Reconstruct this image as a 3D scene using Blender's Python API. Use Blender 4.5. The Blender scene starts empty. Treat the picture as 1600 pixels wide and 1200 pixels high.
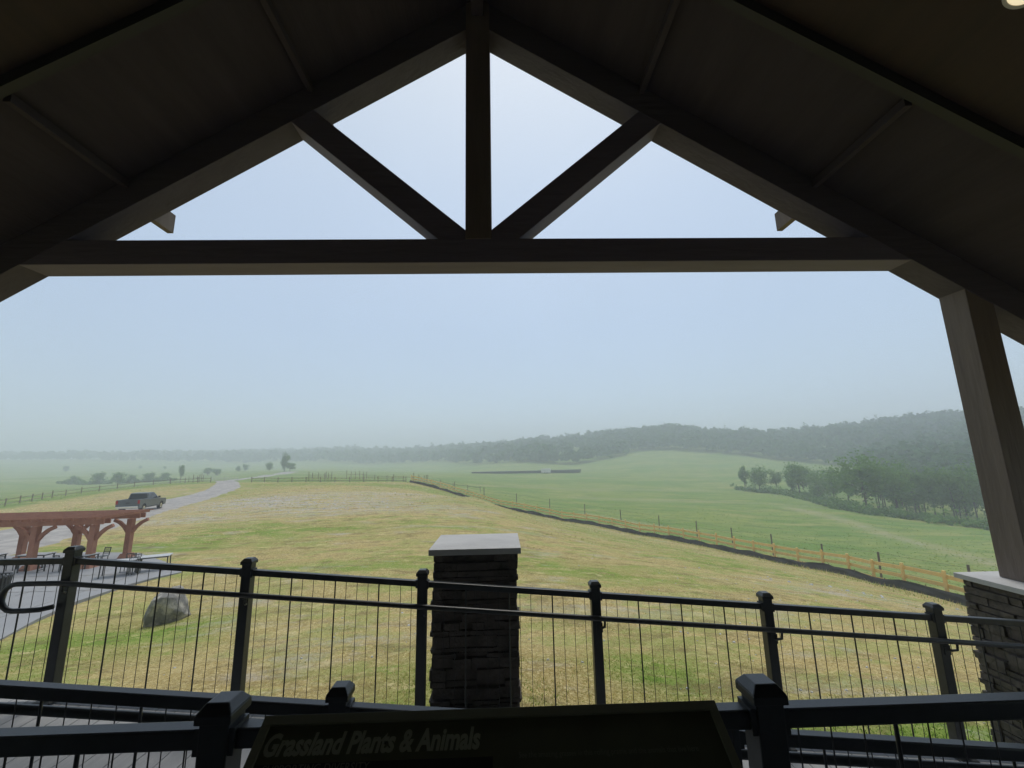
import bpy, math, random
import numpy as np
from mathutils import Vector, Matrix
rnd = random.Random(7)
SC = bpy.context.scene
COL = SC.collection
R = math.radians

# ------------------------------------------------------------------ camera
cam_d = bpy.data.cameras.new('camera'); cam = bpy.data.objects.new('camera', cam_d); COL.objects.link(cam)
F, PITCH, YAW, ROLL, EYE = 644.5, .183, -.0277, .0188, 1.7
cam_d.sensor_width = 36; cam_d.sensor_fit = 'HORIZONTAL'; cam_d.lens = F/1600*36
cam_d.clip_start = .05; cam_d.clip_end = 6000
fwd = Vector((-math.sin(YAW)*math.cos(PITCH), math.cos(YAW)*math.cos(PITCH), math.sin(PITCH)))
rt = Vector((math.cos(YAW), math.sin(YAW), 0)); up = rt.cross(fwd)
rt2 = math.cos(ROLL)*rt - math.sin(ROLL)*up; up2 = math.sin(ROLL)*rt + math.cos(ROLL)*up
m = Matrix((rt2, up2, -fwd)).transposed().to_4x4(); m.translation = (0, 0, EYE)
cam.matrix_world = m
SC.camera = cam

# ------------------------------------------------------------------ world, sun, exposure
SUN_EL, SUN_AZ = R(70), R(14)          # azimuth from +Y towards +X
W = bpy.data.worlds.new('World'); SC.world = W; W.use_nodes = True
nt = W.node_tree; nt.nodes.clear()
def N(nt, typ, **kw):
    n = nt.nodes.new(typ)
    for k, v in kw.items(): setattr(n, k, v)
    return n
L = nt.links.new
sky = N(nt, 'ShaderNodeTexSky', sky_type='NISHITA', sun_disc=False)
sky.sun_elevation = SUN_EL; sky.sun_rotation = SUN_AZ; sky.air_density = 1.0; sky.dust_density = 1.5
b1 = N(nt, 'ShaderNodeBackground'); b1.inputs[1].default_value = .05
L(sky.outputs[0], b1.inputs[0])
tc = N(nt, 'ShaderNodeTexCoord'); sx = N(nt, 'ShaderNodeSeparateXYZ'); L(tc.outputs['Generated'], sx.inputs[0])
rp = N(nt, 'ShaderNodeValToRGB'); L(sx.outputs[2], rp.inputs[0])     # overcast dome: brighter overhead
e = rp.color_ramp.elements
e[0].position = 0.0; e[0].color = (.56, .69, .84, 1)
e[1].position = .85; e[1].color = (.90, .98, 1.0, 1)
q = e.new(.30); q.color = (.60, .74, .92, 1)
q = e.new(.55); q.color = (.70, .83, .98, 1)
nz = N(nt, 'ShaderNodeTexNoise'); nz.inputs['Scale'].default_value = 1.6; nz.inputs['Detail'].default_value = 3
L(tc.outputs['Generated'], nz.inputs['Vector'])
mr = N(nt, 'ShaderNodeMapRange'); mr.inputs[3].default_value = .90; mr.inputs[4].default_value = 1.10
L(nz.outputs[0], mr.inputs[0])
b2 = N(nt, 'ShaderNodeBackground'); L(rp.outputs[0], b2.inputs[0])
mm = N(nt, 'ShaderNodeMath', operation='MULTIPLY'); mm.inputs[1].default_value = .60; L(mr.outputs[0], mm.inputs[0]); L(mm.outputs[0], b2.inputs[1])
ad = N(nt, 'ShaderNodeAddShader'); L(b1.outputs[0], ad.inputs[0]); L(b2.outputs[0], ad.inputs[1])
wo = N(nt, 'ShaderNodeOutputWorld'); L(ad.outputs[0], wo.inputs[0])

sd = bpy.data.lights.new('sun', 'SUN'); sd.energy = 1.5; sd.angle = R(14); sd.color = (1, .96, .88)
sun = bpy.data.objects.new('sun', sd); COL.objects.link(sun)
dirv = Vector((math.sin(SUN_AZ)*math.cos(SUN_EL), math.cos(SUN_AZ)*math.cos(SUN_EL), math.sin(SUN_EL)))
sun.rotation_euler = dirv.to_track_quat('Z', 'Y').to_euler(); sun.location = (0, 20, 60)

vs = SC.view_settings
vs.view_transform = 'Standard'; vs.look = 'None'; vs.gamma = 1; vs.use_curve_mapping = False; vs.exposure = .03
SC.render.film_transparent = False
cy = SC.cycles
cy.use_denoising = True
try: cy.denoiser = 'OPENIMAGEDENOISE'
except Exception: pass
cy.max_bounces = 6; cy.diffuse_bounces = 3; cy.glossy_bounces = 2; cy.volume_bounces = 2; cy.transmission_bounces = 2
cy.transparent_max_bounces = 8; cy.sample_clamp_indirect = 4
cy.use_fast_gi = False

# ------------------------------------------------------------------ materials
def mat(name, col, rough=.6, metal=0, noise=None, bump=0, bscale=40, spec=.5, coord='Object'):
    """noise = (scale, colour2, lo, hi[, stretch])"""
    M = bpy.data.materials.new(name); M.use_nodes = True
    nt = M.node_tree; B = nt.nodes['Principled BSDF']; L = nt.links.new
    B.inputs['Base Color'].default_value = (*col, 1); B.inputs['Roughness'].default_value = rough
    B.inputs['Metallic'].default_value = metal; B.inputs['Specular IOR Level'].default_value = spec
    tc = N(nt, 'ShaderNodeTexCoord')
    if noise:
        sc, c2, lo, hi = noise[:4]
        mp = N(nt, 'ShaderNodeMapping')
        if len(noise) > 4: mp.inputs['Scale'].default_value = noise[4]
        L(tc.outputs[coord], mp.inputs[0])
        t = N(nt, 'ShaderNodeTexNoise'); t.inputs['Scale'].default_value = sc; t.inputs['Detail'].default_value = 6; t.inputs['Roughness'].default_value = .65
        L(mp.outputs[0], t.inputs['Vector'])
        r = N(nt, 'ShaderNodeValToRGB'); r.color_ramp.elements[0].position = lo; r.color_ramp.elements[1].position = hi
        r.color_ramp.elements[0].color = (*col, 1); r.color_ramp.elements[1].color = (*c2, 1)
        L(t.outputs[0], r.inputs[0]); L(r.outputs[0], B.inputs['Base Color'])
    if bump:
        t = N(nt, 'ShaderNodeTexNoise'); t.inputs['Scale'].default_value = bscale; t.inputs['Detail'].default_value = 5
        if noise and len(noise) > 4: L(mp.outputs[0], t.inputs['Vector'])
        else: L(tc.outputs[coord], t.inputs['Vector'])
        b = N(nt, 'ShaderNodeBump'); b.inputs['Strength'].default_value = bump; b.inputs['Distance'].default_value = .02
        L(t.outputs[0], b.inputs['Height']); L(b.outputs[0], B.inputs['Normal'])
    return M

M = {}
M['black'] = mat('black powder coated metal', (.026, .029, .030), .36, 0, (14, (.040, .044, .046), .35, .7), .05, 300)
M['wire'] = mat('dark steel wire', (.05, .05, .05), .35, .6)
M['timber'] = mat('grey brown stained timber', (.145, .115, .095), .75, 0, (3, (.21, .165, .135), .3, .75, (1, 1, .12)), .4, 18)
M['timberh'] = mat('grey brown stained timber beam', (.135, .115, .150), .75, 0, (3, (.19, .165, .21), .3, .75, (.12, 1, 1)), .4, 18)
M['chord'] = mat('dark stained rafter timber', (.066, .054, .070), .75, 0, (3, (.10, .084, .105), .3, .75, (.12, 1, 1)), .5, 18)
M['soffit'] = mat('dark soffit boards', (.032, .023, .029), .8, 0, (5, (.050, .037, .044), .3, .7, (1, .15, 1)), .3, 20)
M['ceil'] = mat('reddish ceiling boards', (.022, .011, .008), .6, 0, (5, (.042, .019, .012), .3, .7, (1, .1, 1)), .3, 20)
M['stone'] = mat('dark ledger stone', (.06, .052, .045), .9, 0, (6, (.13, .108, .09), .35, .68), .9, 22)
M['cap'] = mat('pale cast stone cap', (.46, .455, .45), .7, 0, (3, (.58, .57, .56), .3, .7), .2, 60)
M['deck'] = mat('weathered grey deck board', (.34, .34, .345), .75, 0, (4, (.43, .43, .43), .3, .7, (8, .5, 1)), .3, 60)
M['conc'] = mat('pale concrete', (.25, .25, .26), .85, 0, (.8, (.31, .31, .315), .3, .7), .15, 25)
M['gravel'] = mat('pale gravel', (.27, .25, .235), .95, 0, (.9, (.40, .37, .34), .4, .62), .5, 9)
M['cedar'] = mat('reddish cedar', (.27, .112, .070), .75, 0, (3, (.38, .18, .115), .3, .7), .3, 25)
M['newwood'] = mat('fresh yellow timber', (.80, .55, .20), .75, 0, (4, (.66, .44, .16), .35, .7), .3, 25)
M['oldwood'] = mat('weathered brown post wood', (.12, .095, .07), .85, 0, (4, (.19, .15, .11), .35, .7), .3, 25)
M['farwood'] = mat('grey brown fence wood', (.20, .165, .12), .85, 0, (4, (.28, .23, .17), .35, .7), .3, 25)
M['silt'] = mat('black woven silt fabric', (.018, .018, .019), .8, 0, (2, (.035, .034, .033), .4, .7), .6, 6)
M['rock'] = mat('grey boulder', (.17, .165, .155), .9, 0, (3.4, (.38, .35, .30), .45, .62), 1.0, 9)
M['leaf'] = mat('summer foliage', (.085, .18, .045), .7, 0, (.5, (.20, .33, .085), .35, .68), 0, 1, .25)
M['bark'] = mat('dark bark', (.05, .042, .035), .9, 0, (6, (.09, .075, .06), .3, .7), .5, 12)
M['forest'] = mat('forest canopy foliage', (.024, .075, .026), .8, 0, (.12, (.090, .185, .058), .36, .66), 0, 1, .2)
M['paint'] = mat('grey green metallic truck paint', (.075, .088, .095), .28, 0, (1.5, (.09, .105, .112), .4, .6))
M['glass'] = mat('dark window glass', (.012, .016, .02), .08, 0)
M['tyre'] = mat('tyre rubber', (.02, .02, .02), .85)
M['chrome'] = mat('bright chrome', (.75, .75, .76), .2, 1)
M['redlens'] = mat('red lamp lens', (.35, .02, .02), .25)
M['blackplastic'] = mat('black plastic', (.015, .015, .016), .5)
M['tabletop'] = mat('pale grey table top', (.42, .43, .44), .5, 0, (6, (.5, .5, .5), .4, .6))
M['signprint'] = mat('dark olive printed panel', (.13, .135, .070), .4, 0, (3, (.085, .09, .05), .3, .7))
M['signband'] = mat('near black print band', (.025, .025, .022), .4)
M['signedge'] = mat('olive sign border', (.20, .20, .125), .5)
M['signtext'] = mat('pale olive lettering', (.36, .37, .25), .5)
M['shedroof'] = mat('dark shed roof', (.05, .055, .06), .6, 0, (1, (.08, .08, .085), .4, .6))
M['white'] = mat('off white painted panel', (.62, .60, .57), .6, 0, (3, (.55, .53, .5), .4, .6))

# ------------------------------------------------------------------ mesh helpers
def obj(name, me, parent=None, mats=()):
    o = bpy.data.objects.new(name, me); COL.objects.link(o)
    for mm_ in mats: me.materials.append(mm_)
    if parent is not None: o.parent = parent
    return o
def tag(o, label=None, cat=None, group=None, kind=None):
    for k, v in (('label', label), ('category', cat), ('group', group), ('kind', kind)):
        if v: o[k] = v
    return o
def empty(name, loc, label=None, cat=None, group=None, rz=0):
    o = bpy.data.objects.new(name, None); COL.objects.link(o); o.location = loc; o.rotation_euler = (0, 0, rz)
    o.empty_display_size = .2
    return tag(o, label, cat, group)

class MB:
    def __init__(s): s.v = []; s.f = []; s.mi = []; s.m = 0
    def add(s, vs, fs):
        k = len(s.v); s.v += [tuple(p) for p in vs]; s.f += [tuple(k+i for i in f) for f in fs]; s.mi += [s.m]*len(fs); return s
    def box(s, x0, x1, y0, y1, z0, z1):
        return s.add([(x0,y0,z0),(x1,y0,z0),(x1,y1,z0),(x0,y1,z0),(x0,y0,z1),(x1,y0,z1),(x1,y1,z1),(x0,y1,z1)],
                     [(0,3,2,1),(4,5,6,7),(0,1,5,4),(1,2,6,5),(2,3,7,6),(3,0,4,7)])
    def bar(s, a, b, w, h, upv=(0,0,1)):
        """box beam from a to b, w sideways, h along up"""
        a, b = Vector(a), Vector(b); d = (b-a).normalized(); u0 = Vector(upv)
        if abs(d.dot(u0)) > .99: u0 = Vector((0,1,0))
        sd_ = d.cross(u0).normalized()*w/2; u = sd_.cross(d).normalized()*h/2
        if sd_.length < 1e-9: return s
        P = [a-sd_-u, a+sd_-u, a+sd_+u, a-sd_+u, b-sd_-u, b+sd_-u, b+sd_+u, b-sd_+u]
        return s.add(P, [(0,1,2,3),(7,6,5,4),(0,4,5,1),(1,5,6,2),(2,6,7,3),(3,7,4,0)])
    def tube(s, pts, r, n=8, r2=None):
        pts = [Vector(p) for p in pts]; K = len(pts); rings = []
        prev = None
        for i, p in enumerate(pts):
            t = (pts[min(i+1,K-1)]-pts[max(i-1,0)]).normalized()
            if prev is None:
                a = Vector((0,0,1)) if abs(t.z) < .9 else Vector((1,0,0)); x = t.cross(a).normalized()
            else: x = (prev - t*prev.dot(t)).normalized()
            prev = x; y = t.cross(x)
            rr = r if r2 is None else r+(r2-r)*i/(K-1)
            rings.append([p+(x*math.cos(2*math.pi*j/n)+y*math.sin(2*math.pi*j/n))*rr for j in range(n)])
        vs_ = [p for rg in rings for p in rg]; fs = []
        for i in range(K-1):
            for j in range(n): fs.append((i*n+j, i*n+(j+1)%n, (i+1)*n+(j+1)%n, (i+1)*n+j))
        fs.append(tuple(range(n))[::-1]); fs.append(tuple((K-1)*n+j for j in range(n)))
        return s.add(vs_, fs)
    def frustum(s, cx, cy_, z0, z1, w0, w1, d0=None, d1=None):
        d0 = d0 or w0; d1 = d1 or w1
        P = [(cx-w0/2,cy_-d0/2,z0),(cx+w0/2,cy_-d0/2,z0),(cx+w0/2,cy_+d0/2,z0),(cx-w0/2,cy_+d0/2,z0),
             (cx-w1/2,cy_-d1/2,z1),(cx+w1/2,cy_-d1/2,z1),(cx+w1/2,cy_+d1/2,z1),(cx-w1/2,cy_+d1/2,z1)]
        return s.add(P, [(0,3,2,1),(4,5,6,7),(0,1,5,4),(1,2,6,5),(2,3,7,6),(3,0,4,7)])
    def build(s, name, mats, parent=None, smooth=False, bevel=0, loc=None):
        me = bpy.data.meshes.new(name); me.from_pydata(s.v, [], s.f)
        if not isinstance(mats, (list, tuple)): mats = [mats]
        for q_ in mats: me.materials.append(q_)
        if len(mats) > 1: me.polygons.foreach_set('material_index', s.mi)
        if smooth: me.polygons.foreach_set('use_smooth', [True]*len(me.polygons))
        me.update()
        o = bpy.data.objects.new(name, me); COL.objects.link(o)
        if parent is not None: o.parent = parent
        if loc is not None: o.location = loc
        if bevel:
            b = o.modifiers.new('bevel', 'BEVEL'); b.width = bevel; b.segments = 2; b.limit_method = 'ANGLE'
        return o

def quadmesh(name, V, material, smooth=False, attr=None, n=4):
    """V: (k*n,3) numpy, every n verts one face"""
    k = len(V)//n; me = bpy.data.meshes.new(name)
    me.vertices.add(len(V)); me.vertices.foreach_set('co', V.astype(np.float32).ravel())
    me.loops.add(len(V)); me.loops.foreach_set('vertex_index', np.arange(len(V), dtype=np.int32))
    me.polygons.add(k); me.polygons.foreach_set('loop_start', np.arange(0, len(V), n, dtype=np.int32))
    if smooth: me.polygons.foreach_set('use_smooth', np.ones(k, dtype=bool))
    if attr is not None:
        a = me.attributes.new('tint', 'FLOAT', 'POINT'); a.data.foreach_set('value', attr.astype(np.float32))
    me.update(calc_edges=True)
    me.materials.append(material)
    return me

# ------------------------------------------------------------------ terrain height
CP = [ # x, y, z ground heights surveyed round the building
(-6,5,-1.15),(0,5.2,-1.15),(5,5.2,-1.45),(10,6,-2.2),(-10,6.5,-1.7),(-13,12,-2.62),(-9.4,12.6,-2.5),(0,10,-1.95),(8,12,-2.75),(14,16,-4.0),
(-30,10,-2.75),(-18,20,-2.7),(-24,23,-2.7),(-25,14,-2.7),(-16,16,-2.7),(20,8,-4.0),(36,20,-8.4),(-40,15,-2.8),
(-2.4,36,-2.5),(-3.5,52,-2.55),(-17,62,-2.45),(-22.7,92,-2.55),(-38.3,90,-2.1),(-50.4,88,-1.85),(-20.6,95,-2.7),
(-22.5,39.7,-2.5),(-12.6,22.7,-2.6),(-1.1,16.4,-2.4),(5.4,17.3,-2.9),(-8.3,25,-2.5),
(26.2,25,-6.9),(26.06,29,-7.02),(26.96,34,-7.59),(25.65,41,-8.13),(23.35,50,-8.49),(19.1,60,-8.8),(10.15,72,-8.4),(-.6,80,-7.0),(-8.74,90,-5.5),
(17.1,25,-5.16),(12.5,27,-4.6),(4.72,28,-3.4),(4.3,45,-4.6),
(52.3,75,-11.6),(40.36,85,-9.6),(71.9,150,-10.94),(81.2,100,-11.6),(86,100,-12.8),(92.3,85,-13.5),(54.7,55,-11.5),(29.9,120,-9.6),(33.3,190,-8.1),
(-15.4,230,-5.7),(55.6,170,-9.6),(14,260,-6.4),(88.7,140,-11),(98,160,-12.3),(104,130,-13.5),(101,110,-13.8),(112,98,-14.4),
(111,230,-9.1),(173,270,-5.8),(212.6,330,-1.4),(181,370,4.9),(133,400,8.1),(85,380,1.0),(241,290,-5.6),(140,180,-12),(197.6,200,-6.7),
(-35.8,44,-2.85),(-43,60,-2.75),(-48.3,75,-2.3),(-79.3,75,-3.5),(-82.7,85,-3.1),(-82,92,-2.6),(-79.7,98,-2.2),(-62,95,-1.8),(-69.3,62,-3.8),
(-130.6,130,-5.3),(-237,220,-5.2),(-226,230,-6.2),(-203,230,-6.4),(-189,280,-4.8),(-200,330,-2.8),(-488,450,.6),(-425,420,-1.5),(-370,450,-1.5),(-172,300,-3.2),
(-131,260,-2.0),(-98.6,200,-2.8),(-98,230,-3.7),(-83,300,-4.9),(-60,420,-6),(20,330,-5.5),(-380,640,4),(-160,620,0),
(-1397,1200,31),(-1134,1300,22),(-637,1100,26),(-333,900,22),(-102,800,19),(66.6,650,23),(145,560,27),(209,500,31),(275.6,480,20),(351,430,20),(393,400,26),(413,360,26),(441,340,25),
(-1134,1750,12),(-637,1600,14),(-333,1400,10),(-102,1200,6),(66.6,950,10),(250,850,14),(420,700,10),(600,620,12),(700,500,14),(700,300,15),(900,150,10),
(150,40,-14),(300,80,-8),(60,10,-9),(300,-50,-6),(100,-60,-8),(-100,20,-4),(-300,60,-5),(-900,300,10),(-100,-60,-2),(-400,-100,0),(30,-10,-3),(12,-2,-1.8),(-12,0,-1.2),(-30,-5,-1.8),
(0,-15,-.6),(0,-60,-.6),(60,-200,-2),(-60,-200,0),(0,-800,5),(900,-500,5),(-900,-500,5)]
CP = np.array(CP, float)
def feat(x, y):
    r = np.sqrt(x*x+y*y)+4.0; th = np.arctan2(x, y); l = np.log(r)
    # log-polar on a cone so the seam behind closes smoothly
    return np.stack([l*1.0, np.sin(th)*1.6, np.cos(th)*1.6], -1)
FC = feat(CP[:,0], CP[:,1])
def ker(d): return d          # 3-D linear (biharmonic) kernel
dm = np.linalg.norm(FC[:,None]-FC[None], axis=-1)
nC = len(CP)
A = np.zeros((nC+4, nC+4)); A[:nC,:nC] = ker(dm)-np.eye(nC)*.004; A[:nC,nC] = 1; A[:nC,nC+1:] = FC; A[nC,:nC] = 1; A[nC+1:,:nC] = FC.T
wts = np.linalg.solve(A, np.concatenate([CP[:,2], np.zeros(4)]))
_g = np.random.RandomState(3)
_lat = _g.rand(256, 256)
def vnoise(x, y):
    xi = np.floor(x).astype(int); yi = np.floor(y).astype(int); fx = x-xi; fy = y-yi
    fx = fx*fx*(3-2*fx); fy = fy*fy*(3-2*fy)
    a = _lat[xi % 256, yi % 256]; b = _lat[(xi+1) % 256, yi % 256]; c = _lat[xi % 256, (yi+1) % 256]; d = _lat[(xi+1) % 256, (yi+1) % 256]
    return (a*(1-fx)+b*fx)*(1-fy)+(c*(1-fx)+d*fx)*fy-.5
def height(x, y):
    x = np.atleast_1d(np.asarray(x, float)); y = np.atleast_1d(np.asarray(y, float)); out = np.empty(x.shape)
    xf, yf, of = x.ravel(), y.ravel(), out.reshape(-1)
    for i in range(0, len(xf), 20000):
        P = feat(xf[i:i+20000], yf[i:i+20000])
        K = np.linalg.norm(P[:,None]-FC[None], axis=-1)
        of[i:i+20000] = K@wts[:nC]+wts[nC]+P@wts[nC+1:]
    r = np.sqrt(xf**2+yf**2)
    of += vnoise(xf*.8, yf*.8)*.07+vnoise(xf*.27+9, yf*.27)*.14*np.clip(r/15, .3, 1)+vnoise(xf*.07, yf*.07+5)*.5*np.clip((r-25)/80, 0, 1)
    of += vnoise(xf*.02, yf*.02+7)*2.0*np.clip((r-150)/300, 0, 1)
    # nothing may rise through the decks
    blk = (np.abs(xf) < 9) & (yf < 4.2); of[blk] = np.minimum(of[blk], -1.1)
    # levelled patio
    return out
def hz(x, y): return float(height(x, y)[0])

FENCE = [(29.5,16,0),(27.0,21,0),(26.2,25,0),(26.06,29,0),(26.6,34,0),(25.65,41,0),(23.35,50,0),(19.1,60,0),(10.15,72,0),(-.6,80,0),(-8.74,88,0),(-15,93,0),(-20.6,95,0)]
def polyline(pts, step):
    P = [Vector((p[0], p[1])) for p in pts]
    # Catmull-Rom then equal steps
    S = []
    for i in range(len(P)-1):
        p0 = P[max(i-1,0)]; p1 = P[i]; p2 = P[i+1]; p3 = P[min(i+2,len(P)-1)]
        for k in range(16):
            t = k/16; S.append(.5*((2*p1)+(p2-p0)*t+(2*p0-5*p1+4*p2-p3)*t*t+(3*p1-p0-3*p2+p3)*t**3))
    S.append(P[-1]); out = [S[0]]; acc = 0
    for a, b in zip(S[:-1], S[1:]):
        d = (b-a).length
        while acc+d >= step:
            a = a+(b-a)*((step-acc)/d); d = (b-a).length; acc = 0; out.append(a.copy())
        acc += d
    return out
def dist_poly(x, y, pts):
    """signed-less distance and side to a polyline (numpy)"""
    best = np.full(x.shape, 1e9); side = np.zeros(x.shape)
    for (ax, ay), (bx, by) in zip(pts[:-1], pts[1:]):
        dx, dy = bx-ax, by-ay; t = np.clip(((x-ax)*dx+(y-ay)*dy)/(dx*dx+dy*dy), 0, 1)
        d = np.hypot(x-ax-t*dx, y-ay-t*dy); cr = dx*(y-ay)-dy*(x-ax)
        mk = d < best; best[mk] = d[mk]; side[mk] = np.sign(cr[mk])
    return best, side

# ------------------------------------------------------------------ terrain mesh
def make_terrain():
    th = np.concatenate([np.arange(-180,-64,2.0), np.arange(-64,64,.42), np.arange(64,180,2.0)])*math.pi/180
    r = np.concatenate([[.5, 1.5, 2.6], np.exp(np.linspace(math.log(3.6), math.log(1850), 270))])
    T, Rr = np.meshgrid(th, r); X = Rr*np.sin(T); Y = Rr*np.cos(T); Z = height(X, Y)
    Z = Z.reshape(X.shape)
    nr, nth = X.shape; V = np.stack([X, Y, Z], -1).reshape(-1, 3)
    i = np.arange(nr-1)[:,None]*nth; j = np.arange(nth)[None]; jn = (j+1) % nth
    Fc = np.stack([i+j, i+nth+j, i+nth+jn, i+jn], -1).reshape(-1, 4)
    # close centre
    me = bpy.data.meshes.new('ground')
    me.vertices.add(len(V)); me.vertices.foreach_set('co', V.astype(np.float32).ravel())
    me.loops.add(Fc.size); me.loops.foreach_set('vertex_index', Fc[:, ::-1].astype(np.int32).ravel())
    me.polygons.add(len(Fc)); me.polygons.foreach_set('loop_start', np.arange(0, Fc.size, 4, dtype=np.int32))
    me.polygons.foreach_set('use_smooth', np.ones(len(Fc), dtype=bool))
    me.update(calc_edges=True)
    x, y = V[:,0], V[:,1]
    fp = [(p[0], p[1]) for p in FENCE]+[(-50, 93), (-62, 95), (-72, 80), (-70, 55), (-60, 30)]
    d, s = dist_poly(x, y, fp)
    inside = (s*d)          # >0 inside (meadow side)
    mea = np.clip(.5+inside/3.0, 0, 1); mea[(y < 20) & (x < 26) & (x > -60)] = 1
    rr = np.hypot(x, y); mea *= np.clip((130-rr)/20, 0, 1)
    def blob(cx, cy_, rx, ry, a=0):
        c, s_ = math.cos(a), math.sin(a); u = (x-cx)*c+(y-cy_)*s_; v = -(x-cx)*s_+(y-cy_)*c
        return np.exp(-((u/rx)**2+(v/ry)**2))
    bare = blob(-19,46,11,6)+blob(-29,52,7,8)+.8*blob(-11,38,8,3)+.8*blob(-14,57,10,6)+.7*blob(-26,36,5,2.5)+.5*blob(-3,9.5,1.8,1.2)+.45*blob(3,12,3,1)+.6*blob(17,20,5,1.6)+.7*blob(-32,33,3,4)+.9*blob(30,40,3,14,.35)+.3*blob(6,6.6,2.5,.8)
    green = blob(-33,84,30,5)+blob(-14,83,20,4)+.9*blob(-9.5,11,3.2,2.2)+.8*blob(-1.2,6.3,1.0,1.8)+.7*blob(2.3,7.3,.9,1.2)+.9*blob(-20,24.5,8,1.5)+.6*blob(-9,28,9,1.5)+.7*blob(5.5,5.6,1.6,.8)+1.3*blob(4.6,4.8,2,1.2)+.5*blob(3.2,5.6,1.2,.7)+.8*blob(-48,55,6,20,-.3)+.6*blob(3,60,4,14,.5)+.55*blob(11,40,7,10,.6)+.6*blob(14,27,5,5,.3)+.5*blob(-3,45,6,4)+.5*blob(8,60,5,10,.6)+.6*blob(3.5,18,5,2.2)+.6*blob(-6,18,4,1.4)+.5*blob(-16,30,5,2)
    soil = np.clip(1-np.abs(inside+1.5)/2.2, 0, 1)*(rr < 120)*(x > -22)
    for pl, w_, k_ in (([(72,105),(70,85),(64,62),(59,50),(52,36),(48,22)], 2.2, .9), ([(16,84),(24,72),(31,61),(38,52),(43,42),(44,30)], 1.3, .8), ([(20,120),(60,118),(95,108)], 3.0, .5), ([(-5,140),(30,150),(75,158)], 4.0, .5)):
        dd, _ = dist_poly(x, y, pl); soil = np.maximum(soil, k_*np.exp(-(dd/w_)**2))
    col = np.stack([mea, np.clip(bare, 0, 1), np.clip(green, 0, 1), soil], -1)
    a = me.color_attributes.new('zones', 'FLOAT_COLOR', 'POINT'); a.data.foreach_set('color', col.astype(np.float32).ravel())
    o = obj('ground', me); tag(o, kind='structure')
    return o

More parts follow.
